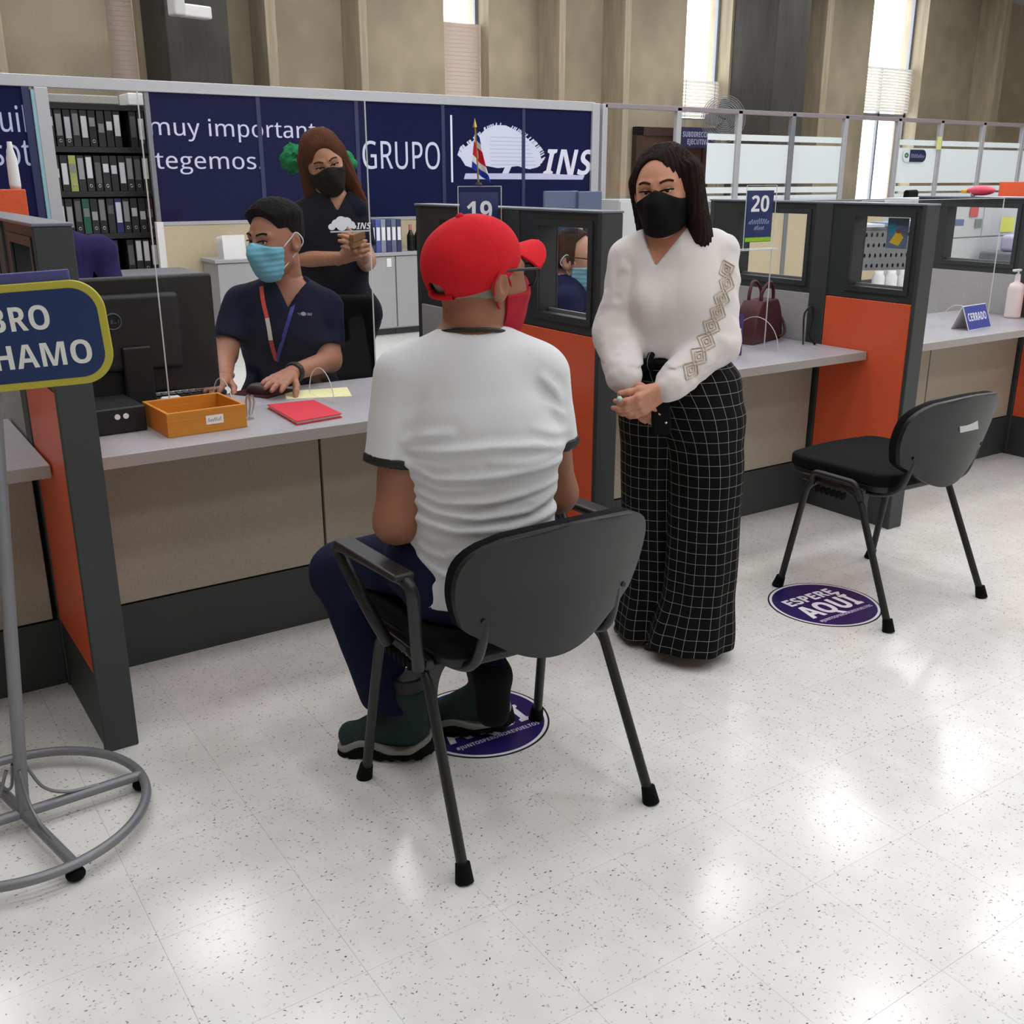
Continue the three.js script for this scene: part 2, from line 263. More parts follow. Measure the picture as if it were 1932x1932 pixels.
  part(lb, 'upright', span(1.6, 1.66, 0, y1, -0.03, 0.03, 0.004), mat('#2a3058', 0.4)); part(lb, 'door_post', span(1.69, 1.79, 0, y1, -0.05, 0.05, 0.006), M.alu); part(lb, 'edge_strip', span(1.665, 1.69, 0.9, y1 - 0.02, -0.03, 0.045), mat('#8fb9c6', 0.3));

  // glazed run to the right with frosted bands
  const gx = [7.42, 8.5, 9.47, 10.4, 11.39, 12.47, 13.41, 14.41, 15.43, 16.5, 17.6];
  const gp = thing('glass_partition', 'aluminium framed glass partition with frosted bands above cream panels', 'partition', [0, 0, PZ]);
  for (let i = 0; i < gx.length; i++) {
    part(gp, 'upright', span(gx[i] - 0.035, gx[i] + 0.035, 0, 2.2, -0.03, 0.03, 0.005), i === 3 ? M.aluDark : M.alu);
    if (i === gx.length - 1) break;
    const a = gx[i] + 0.035, b = gx[i + 1] - 0.035, fa = i === 1 ? onZ(1331, 300, PZ).x : a;
    part(gp, 'pane', span(a, b, 1.16, 2.16, -0.003, 0.003), M.glass);
    if (i !== 4 && i !== 0) { for (const [c, d] of [[1.865, 1.935], [1.375, 1.83], [1.265, 1.335], [1.17, 1.235]]) part(gp, 'frosted_band', span(fa + 0.01, b - 0.01, c, d, 0.004, 0.006), M.frost); }
    part(gp, 'lower_panel', span(a - 0.03, b + 0.03, 0.1, 1.1, -0.015, 0.015, 0.003), M.cream);
  }
  part(gp, 'top_rail', span(gx[0], 17.6, 2.16, 2.21, -0.03, 0.03, 0.005), mat('#8d8388', 0.4)); part(gp, 'sill_rail', span(gx[0], 17.6, 1.1, 1.17, -0.04, 0.04, 0.005), mat('#777a80', 0.45)); part(gp, 'plinth', span(gx[0], 17.6, 0, 0.1, -0.018, 0.018), M.dark);
  // round ended door sign on the frosted glass
  const pill = thing('door_plate', 'small navy plate with green leaf emblem on frosted glass', 'sign', onZ(1725, 294, PZ + 0.02));
  const ps = canvas(256, 96, (g) => { g.fillStyle = '#d9dfe2'; g.fillRect(0, 0, 256, 96); g.fillStyle = '#1c2145'; g.fillRect(70, 0, 186, 96); g.fillStyle = '#2f7a4d'; for (let k = 0; k < 7; k++) { g.beginPath(); g.arc(36 + 16 * Math.cos(k * 0.9), 46 + 13 * Math.sin(k * 0.9), 9, 0, 7); g.fill(); } scribble(g, 84, 64, 156, 36, 8, '#9aa2c0'); });
  const pg = slab(roundRect(0.5, 0.16, 0.078), 0.008); { const p = pg.attributes.position, uv = pg.attributes.uv; for (let i = 0; i < p.count; i++) uv.setXY(i, p.getX(i) / 0.5 + 0.5, p.getY(i) / 0.16 + 0.5); }
  part(pill, 'plate', pg, mat('#ffffff', 0.5, { map: ps }));
  const yt = solo('paper_note', rbox(0.1, 0.17, 0.006, 0.002), mat('#d6d58a', 0.8), 'yellow paper note stuck on a frosted glass upright', 'note', onZ(1772, 270, PZ + 0.05));
  // ceiling-hung sign of the office
  const sg = canvas(512, 256, (g) => { g.fillStyle = '#1d2450'; g.fillRect(0, 0, 512, 256); words(g, 'SUBDIRECCIÓN', 18, 118, 476, 92, 'bold #px sans-serif', '#b9bfdc'); words(g, 'EJECUTIVA', 86, 212, 330, 92, 'bold #px sans-serif', '#b9bfdc'); });
  const hs = thing('office_sign', 'navy hanging sign reading SUBDIRECCIÓN EJECUTIVA', 'sign', [onZ(1318, 260, -12.3).x, onZ(1318, 260, -12.3).y, -12.3]);
  part(hs, 'board', rbox(0.72, 0.3, 0.02, 0.004).translate(0, 0, -0.012), mat('#1d2450', 0.5)); const fp = new THREE.PlaneGeometry(0.71, 0.29); part(hs, 'lettering', fp, mat('#ffffff', 0.5, { map: sg }));
  part(hs, 'hanger', join([rod([-0.3, 0.14, -0.012], [-0.3, RH - hs.position.y, -0.012], 0.004), rod([0.3, 0.14, -0.012], [0.3, RH - hs.position.y, -0.012], 0.004)]), M.aluDark);
  // wall fan
  const fc = onZ(1364, 225, -11.6), fn = thing('wall_fan', 'grey round pedestal fan behind the glass partition', 'fan', [fc.x, 0, -11.6], -0.5);
  const rings = []; for (let k = 1; k <= 12; k++) rings.push(new THREE.TorusGeometry(0.0275 * k, 0.0045, 5, 32).translate(0, fc.y, 0.1 - 0.0006 * k * k), new THREE.TorusGeometry(0.0275 * k, 0.0045, 5, 32).translate(0, fc.y, -0.07 + 0.0006 * k * k));
  part(fn, 'cage', join(rings), M.steel).userData.kind = 'stuff';
  for (let k = 0; k < 4; k++) part(fn, 'blade', new THREE.SphereGeometry(1, 14, 8).scale(0.1, 0.14, 0.01).rotateY(0.4).translate(0, 0.15, 0).rotateZ(k * Math.PI / 2).translate(0, fc.y, 0.015), mat('#6d6f70', 0.5));
  part(fn, 'motor', cyl(0.06, 0.06, 0.12).rotateX(Math.PI / 2).translate(0, fc.y, -0.08), M.steel); part(fn, 'pole', rod([0, 0.03, -0.1], [0, fc.y, -0.1], 0.02), M.steel); part(fn, 'base', cyl(0.2, 0.22, 0.03).translate(0, 0.015, -0.1), M.dark);
  // ceiling camera on the dark column
  const cp = onZ(350, 20, -11.2), cc = thing('security_camera', 'white security camera on a bracket on the dark column', 'camera', [cp.x, cp.y, -11.2], 0.25);
  part(cc, 'housing', rbox(0.34, 0.12, 0.12, 0.02).translate(0.1, 0, 0), M.white); part(cc, 'lens_hood', rbox(0.12, 0.16, 0.15, 0.02).translate(-0.1, 0.02, 0), mat('#d0d0cf', 0.5)); part(cc, 'bracket', rod([-0.08, 0.06, 0], [-0.08, 0.2, -0.05], 0.03), M.black); part(cc, 'arm', rod([-0.08, 0.2, -0.03], [-0.1, 0.2, -0.55], 0.025), M.black);
}
{ // low grey cabinets under the banner
  const xs = [2.9, 3.52, 4.2, 4.62, 5.0, 5.5, 6.0];
  for (let i = 0; i < xs.length - 1; i++) {
    const w = xs[i + 1] - xs[i] - 0.006, c = thing('low_cabinet', ['grey low cabinet with paper cards on top', 'grey low cabinet behind the standing clerk', 'grey low cabinet carrying the ring binders', 'grey low cabinet carrying the black bottles', 'grey low cabinet carrying the orange capped green bottle', 'grey low cabinet at the end under the banner logo'][i], 'cabinet', [xs[i] + w / 2, 0, -9.26]);
    part(c, 'body', span(-w / 2, w / 2, 0.06, 0.74, 0, 0.36), M.greyPanel); part(c, 'door', span(-w / 2 + 0.004, w / 2 - 0.004, 0.07, 0.735, 0.36, 0.378, 0.003), M.greyPanel); part(c, 'handle', rbox(0.05, 0.08, 0.01, 0.003).translate(w / 2 - 0.07, 0.68, 0.383), M.white); part(c, 'plinth', span(-w / 2, w / 2, 0, 0.06, 0, 0.33), M.dark);
  }
  solo('cabinet_top', span(2.88, 6.02, 0, 0.03, 0, 0.4, 0.004), M.top, 'long grey top board on the low cabinets', 'worktop', [0, 0.741, -9.27]);
  const cab = thing('filing_cabinet', 'tall light grey cabinet beside the white partition post', 'cabinet', [7.62, 0, -8.9]);
  part(cab, 'body', span(-0.4, 0.45, 0, 1.22, -0.3, 0.15, 0.005), mat('#c3c4c6', 0.5)); part(cab, 'door', span(-0.39, 0.02, 0.06, 1.2, 0.15, 0.165, 0.004), mat('#c3c4c6', 0.5)); part(cab, 'door', span(0.03, 0.44, 0.06, 1.2, 0.15, 0.165, 0.004), mat('#c3c4c6', 0.5));
  // things on the low cabinets
  const y = 0.771;
  const card = thing('paper_stack', 'upright white paper cards on the grey low cabinet', 'paper', [onZ(440, 488, -9.0).x, y, -9.0]);
  for (let k = 0; k < 6; k++) part(card, 'card', box(0.2, 0.2 - 0.004 * k, 0.003).translate(0, 0.1 - 0.002 * k, 0).rotateX(-0.1).translate(0, 0, -0.03 * k + 0.06), M.white);
  const cols = ['#39446b', '#2b3355', '#4a5aa0', '#8c90a6', '#343d66', '#6a6f86', '#2d355a'];
  for (let k = 0; k < 7; k++) { const x = 4.36 + k * 0.055, b = thing('ring_binder', ['slate blue ring binder on the low cabinet beside the standing colleague', 'dark navy ring binder between slate and bright blue ones', 'bright blue ring binder on the low cabinet', 'pale grey ring binder on the low cabinet', 'navy ring binder between two grey ones', 'dull grey ring binder on the low cabinet', 'deep navy ring binder beside the black bottles'][k], 'binder', [x, y, -9.05], 0, 'binders on the low cabinet'); part(b, 'cover', rbox(0.05, 0.3, 0.24, 0.004).translate(0, 0.15, 0), mat(cols[k], 0.6)); part(b, 'spine_label', box(0.034, 0.12, 0.002).translate(0, 0.17, 0.121), M.white); }
  for (let k = 0; k < 3; k++) { const b = thing('black_bottle', 'black bottle with a pink cap on the low cabinet', 'bottle', [4.86 + 0.08 * k, y, -9.02], 0, 'black bottles on the low cabinet'); part(b, 'body', new THREE.LatheGeometry([[0.0, 0], [0.034, 0], [0.036, 0.02], [0.036, 0.14], [0.018, 0.18], [0.014, 0.2]].map(q => new THREE.Vector2(...q)), 18), M.blackGloss); part(b, 'cap', cyl(0.017, 0.017, 0.05, 14).translate(0, 0.22, 0), mat('#b9717a', 0.5)); }
  const gb = thing('green_bottle', 'green bottle with an orange cap on the low cabinet', 'bottle', [5.12, y, -9.02]); part(gb, 'body', new THREE.LatheGeometry([[0.0, 0], [0.05, 0], [0.052, 0.02], [0.052, 0.2], [0.03, 0.23]].map(q => new THREE.Vector2(...q)), 18), mat('#2f8052', 0.45)); part(gb, 'cap', cyl(0.028, 0.032, 0.07, 16).translate(0, 0.26, 0), mat('#e2693a', 0.5));
  // two computer screens seen over the partition
  for (const [pxx, w, lb] of [[1058, 0.42, 'grey computer screen standing on the desk behind the booths'], [1112, 0.3, 'narrow grey computer screen turned aside behind the booths']]) { const p = onZ(pxx, 392, -8.0), m = thing('desk_screen', lb, 'monitor', [p.x, 0.74, -8.0], 0.1); const up = p.y - 0.74; part(m, 'panel', rbox(w, 0.3, 0.03, 0.008).translate(0, up, 0), mat('#5a6580', 0.35)); part(m, 'stand', rbox(0.06, up, 0.03, 0.005).translate(0, up / 2, -0.04), M.black); part(m, 'foot', rbox(0.22, 0.015, 0.16, 0.005).translate(0, 0.0075, -0.03), M.black); }
  const dk = thing('back_desk', 'grey desk behind the booths carrying two screens', 'desk', [6.4, 0, -8.0]); part(dk, 'desktop', rbox(1.6, 0.03, 0.7, 0.005).translate(0, 0.725, 0), M.top); for (const s of [-0.77, 0.77]) part(dk, 'side_panel', rbox(0.03, 0.71, 0.66, 0.003).translate(s, 0.355, 0), M.greyPanel); part(dk, 'modesty_panel', box(1.5, 0.4, 0.02).translate(0, 0.5, -0.2), M.greyPanel);
}
{ // black shelving with lever arch files behind the doorway
  const sx0 = 1.72, sx1 = 2.78, zf = -9.62, lev = [2.03, 1.69, 1.33, 0.98, 0.63, 0.28];
  const sh = thing('file_shelving', 'black steel shelving packed with files behind the doorway', 'shelving', [(sx0 + sx1) / 2, 0, zf - 0.2]);
  const w = sx1 - sx0, blackS = mat('#202122', 0.5);
  for (const s of [-1, 1]) part(sh, 'side_panel', span(-0.015, 0.015, 0, 2.06, -0.2, 0.2).translate(s * w / 2, 0, 0), blackS);
  lev.forEach((y) => part(sh, 'shelf', span(-w / 2, w / 2, y - 0.045, y, -0.2, 0.2, 0.003), blackS)); part(sh, 'back_panel', span(-w / 2, w / 2, 0, 2.04, -0.205, -0.2), blackS);
  const spine = ['#d9d9de', '#c9c9d0', '#b9bac0', '#9fa0a4', '#7c7d80', '#d0d0d6', '#8b8c90', '#5d5e62'];
  const geo = rbox(0.058, 0.29, 0.25, 0.003, 1), lab = box(0.044, 0.17, 0.002), lab2 = box(0.044, 0.07, 0.002), ring = new THREE.TorusGeometry(0.011, 0.003, 6, 14);
  const cov = ['#1f2022', '#2b2c2f', '#26272a'].map(c => mat(c, 0.6)), labs = spine.map(c => mat(c, 0.7));
  const special = { '0,14': ['#9c3f56', 'dark red'], '1,3': ['#a9ad63', 'olive yellow'], '1,13': ['#6c6a2e', 'moss green'], '2,4': ['#1f5a45', 'green'], '2,8': ['#232a66', 'navy blue'] };
  for (let r = 1; r < 5; r++) for (let k = 0; k < 15; k++) {
    if (rnd() < 0.04) continue;
    const sp = special[`${r - 1},${k}`], row = ['on the top shelf', 'on the second shelf', 'on the third shelf', 'on the fourth shelf'][r - 1];
    const li = Math.floor(rnd() * 8), tall = rnd() < 0.7, rg = rnd() < 0.6;
    const f = thing('lever_arch_file', sp ? `${sp[1]} lever arch file ${row} of the black shelving` : `black file with ${tall ? 'long' : 'short'} ${['white', 'white', 'light grey', 'grey', 'dark grey', 'white', 'grey', 'dark grey'][li]} label${rg ? ' and finger ring' : ''} ${row}`, 'file', [sx0 + 0.06 + k * 0.067, lev[r] + 0.001, zf - 0.13], rr(-0.02, 0.02), sp ? null : `files ${row}`);
    part(f, 'cover', geo, sp ? mat(sp[0], 0.6) : cov[k % 3], [0, 0.145, 0]); const dy = rr(-0.03, 0.03);
    const L = labs[li]; part(f, 'spine_label', tall ? lab : lab2, L, [0, 0.17 + dy, 0.126]); if (rg) part(f, 'finger_ring', ring, M.chrome, [0, 0.045, 0.127]);
  }
  const bx = solo('white_box', rbox(0.24, 0.1, 0.3, 0.01), mat('#f1f1f1', 0.5), 'white box on top of the black shelving', 'box', [2.62, 2.0815, zf - 0.16]); const b2 = solo('grey_box', rbox(0.6, 0.07, 0.3, 0.01), mat('#a8a8a4', 0.6), 'long flat grey box on top of the black shelving', 'box', [2.12, 2.0665, zf - 0.16]);
  // desk edge and a jacket over a chair in front of the shelves
  const dk = thing('back_desk', 'grey desk in front of the file shelving', 'desk', [1.55, 0, -8.3]); part(dk, 'desktop', rbox(1.9, 0.035, 0.6, 0.006).translate(0, 0.733, 0), mat('#76767c', 0.5)); for (const s of [-0.9, 0.9]) part(dk, 'side_panel', rbox(0.03, 0.715, 0.56, 0.003).translate(s, 0.358, 0), M.dark);
}
// ---------------------------------------------------------------- booth partitions and counters
const BX = k => 0.424 + 1.618 * (k - 1), TH = 0.086, TOPY = 0.741, TOPT = 0.036;
function windowBars(z0, z1, y0, y1, wz0, wz1, wy0, wy1, x0, x1) { // a frame as four bars round an opening
  return [span(x0, x1, wy1, y1, z0, z1), span(x0, x1, y0, wy0, z0, z1), span(x0, x1, wy0, wy1, z0, wz0), span(x0, x1, wy0, wy1, wz1, z1)];
}
['dark grey booth partition with orange panel beside the sign stand', 'dark grey booth partition with orange panel behind the seated visitor', 'dark grey booth partition with orange panel behind the empty chair', 'dark grey booth partition beside the counter with the CERRADO sign'].forEach((label, i) => {
  const p = thing('booth_partition', label, 'partition', [BX(i + 1), 0, -2.555]);
  const q = (a, b, y0, y1, z0, z1, r) => span(a, b, y0, y1, z0 + 2.555, z1 + 2.555, r);
  part(p, 'end_post', q(0, TH, 0, 1.336, -2.575, -2.555, 0.004), M.dark, null, null, 'dark laminate end post');
  part(p, 'base_panel', q(0.006, TH - 0.006, 0, 0.212, -3.01, -2.575), M.dark);
  part(p, 'orange_panel', q(0.003, TH - 0.003, 0.214, 0.953, -3.008, -2.576, 0.003), M.orange, null, null, 'glossy orange panel');
  const frame = (z0, z1) => {
    const w0 = z0 + 0.115 - (z0 < -3.5 ? -0.05 : 0), w1 = z1 - 0.047;
    const bars = windowBars(z0 + 2.555, z1 + 2.555, 0.956, 1.336, w0 + 2.555, w1 + 2.555, 1.006, 1.29, 0.006, TH - 0.006);
    ['top_bar', 'bottom_bar', 'side_bar', 'side_bar'].forEach((n, k) => part(p, n, bars[k], M.darkFrame));
    for (const x of [0.0, TH - 0.008]) part(p, 'window_trim', join(windowBars(w0 + 2.555 - 0.022, w1 + 2.555 + 0.022, 0.984, 1.312, w0 + 2.555, w1 + 2.555, 1.006, 1.29, x, x + 0.008)), M.darkFrame);
    part(p, 'pane', q(TH / 2 - 0.003, TH / 2 + 0.003, 1.0, 1.296, w0 - 0.006, w1 + 0.006), M.glass);
    part(p, 'glazing_bead', q(TH / 2 + 0.003, TH / 2 + 0.014, 1.006, 1.016, w0, w1), M.aluDark);
  };
  frame(-3.01, -2.576);
  part(p, 'middle_post', q(0, TH, 0, 1.336, -3.1, -3.01, 0.004), M.dark);
  frame(-3.72, -3.1);
  part(p, 'grey_panel', q(0.004, TH - 0.004, 0.1, 0.954, -3.72, -3.1, 0.003), M.greyPanel, null, null, 'light grey fabric panel'); part(p, 'base_panel', q(0.006, TH - 0.006, 0, 0.1, -3.72, -3.1), M.dark);
  part(p, 'end_post', q(0.004, TH - 0.004, 0, 1.336, -3.75, -3.72, 0.004), M.dark);
  part(p, 'top_cap', q(-0.002, TH + 0.002, 1.336, 1.344, -3.752, -2.553, 0.003), M.cap);
});
const booths = [[BX(0) + TH, BX(1), 'at the booth beside the sign stand'], [BX(1) + TH, BX(2), 'at booth 19 before the seated clerk'], [BX(2) + TH, BX(3), 'at booth 20 behind the standing woman'], [BX(3) + TH, BX(4), 'at the closed booth with the CERRADO sign']];
booths.forEach(([a, b, where], i) => {
  const w = b - a, c = thing('service_counter', `beige panelled counter front with dark plinth ${where}`, 'counter', [(a + b) / 2, 0, -3.03]);
  part(c, 'plinth', span(-w / 2, w / 2, 0, 0.205, -0.05, -0.004), M.dark, null, null, 'dark grey plinth');
  part(c, 'backing', span(-w / 2, w / 2, 0.2, TOPY - TOPT, -0.05, -0.02), M.gap);
  part(c, 'front_panel', span(-w / 2 + 0.012, -0.004, 0.212, TOPY - TOPT - 0.003, -0.02, 0, 0.003), M.beige); part(c, 'front_panel', span(0.004, w / 2 - 0.012, 0.212, TOPY - TOPT - 0.003, -0.02, 0, 0.003), M.beige);
  const t = thing('worktop', `grey laminate counter top ${where}`, 'worktop', [(a + b) / 2, TOPY - TOPT, -2.76]);
  part(t, 'board', span(-w / 2 + 0.002, w / 2 - 0.002, 0.0005, TOPT, -0.64, -0.004, 0.003), M.top); part(t, 'edge_band', span(-w / 2 + 0.002, w / 2 - 0.002, 0.0005, TOPT - 0.001, -0.004, 0.0, 0.0015), M.topEdge);
  for (const s of [-1, 1]) part(t, 'bracket', span(-0.012, 0.012, -0.12, 0, -0.62, -0.33).translate(s * (w / 2 - 0.03), 0, 0), M.dark);
});
// ---------------------------------------------------------------- clear screens on the counters
const screenFin = (r) => { const s = new THREE.Shape(); s.moveTo(-r, 0); s.absarc(0, 0, r, Math.PI, 0, true); s.lineTo(-r, 0); return slab(s, 0.004).rotateY(Math.PI / 2); };
function clearScreen(x0, x1, z, h, label, fins, fr = 0.13) {
  const g = thing('clear_screen', label, 'screen', [(x0 + x1) / 2, TOPY + 0.0025, z]); const w = x1 - x0;
  part(g, 'sheet', box(w, h, 0.003).translate(0, h / 2, 0), M.acrylic);
  for (const s of [-1, 1]) part(g, 'edge', box(0.0035, h, 0.0036).translate(s * w / 2, h / 2, 0), M.acrylicEdge); part(g, 'edge', box(w, 0.003, 0.0036).translate(0, h, 0), M.acrylicEdge);
  for (const x of fins) { const p = part(g, 'foot_fin', screenFin(fr), M.acrylic, [x - (x0 + x1) / 2, 0, 0]); const arc = []; for (let k = 0; k <= 20; k++) { const a = Math.PI * k / 20; arc.push(V(0.002, fr * Math.sin(a) + 0.0008, fr * Math.cos(a))); } part(p, 'edge', tube(arc, 0.0016, 24, 5), M.acrylicEdge); }
  return g;
}
const treeLogo = canvas(512, 256, (g) => {
  g.clearRect(0, 0, 512, 256); g.fillStyle = '#e6eaf2'; g.beginPath(); for (const [x, y, r] of [[60, 150, 40], [110, 110, 50], [165, 85, 62], [225, 95, 58], [275, 130, 46], [305, 155, 28], [170, 140, 60]]) { g.moveTo(x + r, y); g.arc(x, y, r, 0, 7); } g.fill(); g.fillRect(160, 170, 14, 30);
  words(g, 'INS', 330, 186, 160, 110, 'italic bold #px sans-serif', '#e6eaf2'); g.fillStyle = '#b9c4cc'; g.fillRect(40, 200, 440, 20);
});
{
  const z = -3.135, l = onZ(321, 767, z), s = clearScreen(l.x, l.x + 0.7, z, 0.93, 'clear acrylic screen with white tree logo on the counter before the seated clerk', [1.004, onZ(604, 720, z).x], 0.1);
  const a = onZ(614, 405, z), b = onZ(702, 442, z); const pl = part(s, 'printed_logo', new THREE.PlaneGeometry(b.x - a.x, a.y - b.y), new THREE.MeshStandardMaterial({ map: treeLogo, alphaTest: 0.4, roughness: 0.6 }), [(a.x + b.x) / 2 - s.position.x, (a.y + b.y) / 2 - s.position.y, 0.0022]);
  const z2 = -3.09; clearScreen(2.5, 3.39, z2, 0.41, 'clear acrylic screen on the counter behind the standing woman', [2.75, onZ(1425, 640, z2).x]);
  clearScreen(3.95, 5.05, z2, 0.6, 'clear acrylic screen on the closed counter', [onZ(1806, 600, z2).x, 4.2], 0.085);
}
// ---------------------------------------------------------------- number signs
function numberSign(pos, text, label, script) {
  const g = thing('number_sign', label, 'sign', pos); const w = 0.155, h = script ? 0.205 : 0.2;
  const tx = canvas(256, 340, (c) => { c.fillStyle = '#1f2f63'; c.fillRect(0, 0, 256, 340); words(c, text, 34, script ? 138 : 165, 188, script ? 150 : 165, 'bold #px sans-serif', '#eef0f4'); if (script) { scribble(c, 24, 222, 208, 40, 9, '#b9c2de'); scribble(c, 84, 262, 100, 36, 5, '#b9c2de'); c.fillStyle = '#8fc31f'; c.fillRect(0, 312, 256, 28); } });
  part(g, 'card', box(w, h, 0.003).translate(0, h / 2 + 0.03, 0), mat('#1f2f63', 0.5)); part(g, 'print', new THREE.PlaneGeometry(w - 0.004, h - 0.004).translate(0, h / 2 + 0.03, 0.0022), mat('#ffffff', 0.5, { map: tx }));
  part(g, 'holder', box(w + 0.02, h + 0.05, 0.002).translate(0, h / 2 + 0.025, 0.006), M.acrylic); part(g, 'holder_foot', box(w + 0.05, 0.003, 0.07).translate(0, 0.0015, 0.0), M.acrylicEdge); part(g, 'holder_edge', join([box(0.002, h + 0.05, 0.003).translate(-w / 2 - 0.01, h / 2 + 0.025, 0.006), box(0.002, h + 0.05, 0.003).translate(w / 2 + 0.01, h / 2 + 0.025, 0.006), box(w + 0.02, 0.002, 0.003).translate(0, h + 0.05, 0.006)]), M.acrylicEdge);
  return g;
}
{
  numberSign([3.3, TOPY + 0.4155, -3.09], '20', 'blue number 20 sign with green edge on a clear stand', true);
  const s = numberSign([1.952, 1.163, -3.12], '19', 'blue number 19 sign clipped to the partition behind the red cap', false); part(s, 'clip', span(0.07, 0.0895, 0.02, 0.05, -0.01, 0.012), M.acrylicEdge);
  // table flag beside it
  const f = thing('table_flag', 'small blue white and red flag on a gilt stick', 'flag', [s.position.x - 0.005, 1.163 + 0.2545, s.position.z + 0.006]);
  const ft = canvas(256, 160, (c) => { c.fillStyle = '#2a3fa5'; c.fillRect(0, 0, 256, 160); c.fillStyle = '#eceef2'; c.fillRect(0, 27, 256, 106); c.fillStyle = '#d3243a'; c.fillRect(0, 53, 256, 54); c.fillStyle = '#e8e2d2'; c.beginPath(); c.ellipse(96, 80, 26, 20, 0, 0, 7); c.fill(); c.fillStyle = '#4a6a58'; c.beginPath(); c.ellipse(96, 82, 15, 12, 0, 0, 7); c.fill(); });
  part(f, 'stick', rod([0, 0, 0], [-0.012, 0.19, 0], 0.003), mat('#b59a4a', 0.35, { metalness: 0.6 })); part(f, 'finial', new THREE.ConeGeometry(0.007, 0.03, 10).translate(-0.0125, 0.2, 0), mat('#c9b25a', 0.3, { metalness: 0.7 })); part(f, 'stand', cyl(0.008, 0.012, 0.008).translate(0, 0.0045, 0), M.black);
  const pg = new THREE.PlaneGeometry(1, 1, 14, 18), p = pg.attributes.position, uv = pg.attributes.uv; for (let i = 0; i < p.count; i++) { const a = p.getX(i) + 0.5, b = p.getY(i) + 0.5; // hanging in folds
    const wv = 0.012 * Math.sin(a * 9 + b * 2) * a; p.setXYZ(i, -0.012 + 0.01 * (1 - b) + a * (0.02 + 0.03 * (1 - b)) - 0.025 * (1 - b) * (1 - a), 0.185 - (1 - b) * 0.13 - a * 0.05, wv); uv.setXY(i, 1 - b * 0.0 - a, b); }
  for (let i = 0; i < p.count; i++) uv.setXY(i, 1 - uv.getX(i), uv.getY(i)); pg.computeVertexNormals(); part(f, 'cloth', pg, mat('#ffffff', 0.8, { map: ft, side: THREE.DoubleSide }));
  // CERRADO tent sign
  const cp = onZ(1812, 608, -3.0), c = thing('tent_sign', 'blue tent sign reading CERRADO on the closed counter', 'sign', [cp.x, TOPY + 0.0005, -2.94], 0.1), ct = canvas(512, 256, (g) => { g.fillStyle = '#33489b'; g.fillRect(0, 0, 512, 256); words(g, 'CERRADO', 40, 165, 432, 120, 'bold #px sans-serif', '#e8eaf2'); });
  part(c, 'front', box(0.22, 0.12, 0.003).translate(0, 0.06, 0).rotateX(-0.38).translate(0, 0, 0.045), M.white); part(c, 'print', new THREE.PlaneGeometry(0.214, 0.114).translate(0, 0.06, 0.0022).rotateX(-0.38).translate(0, 0, 0.045), mat('#ffffff', 0.5, { map: ct })); part(c, 'back', box(0.22, 0.12, 0.003).translate(0, 0.06, 0).rotateX(0.38).translate(0, 0, -0.045), M.white);
  // hand sanitiser
  const b = thing('sanitiser_bottle', 'white pump bottle on the closed counter', 'bottle', [onY(1922, 595, TOPY).x - 0.12, TOPY, -3.05]); part(b, 'body', new THREE.LatheGeometry([[0, 0], [0.038, 0], [0.04, 0.01], [0.04, 0.15], [0.032, 0.175], [0.014, 0.185], [0.014, 0.2]].map(q => new THREE.Vector2(...q)), 24), mat('#eedede', 0.4)); part(b, 'pump', join([cyl(0.012, 0.014, 0.025, 14).translate(0, 0.212, 0), rod([0, 0.22, 0], [0, 0.24, 0], 0.005), rbox(0.06, 0.012, 0.02, 0.004).translate(-0.015, 0.244, 0)]), M.white);
}
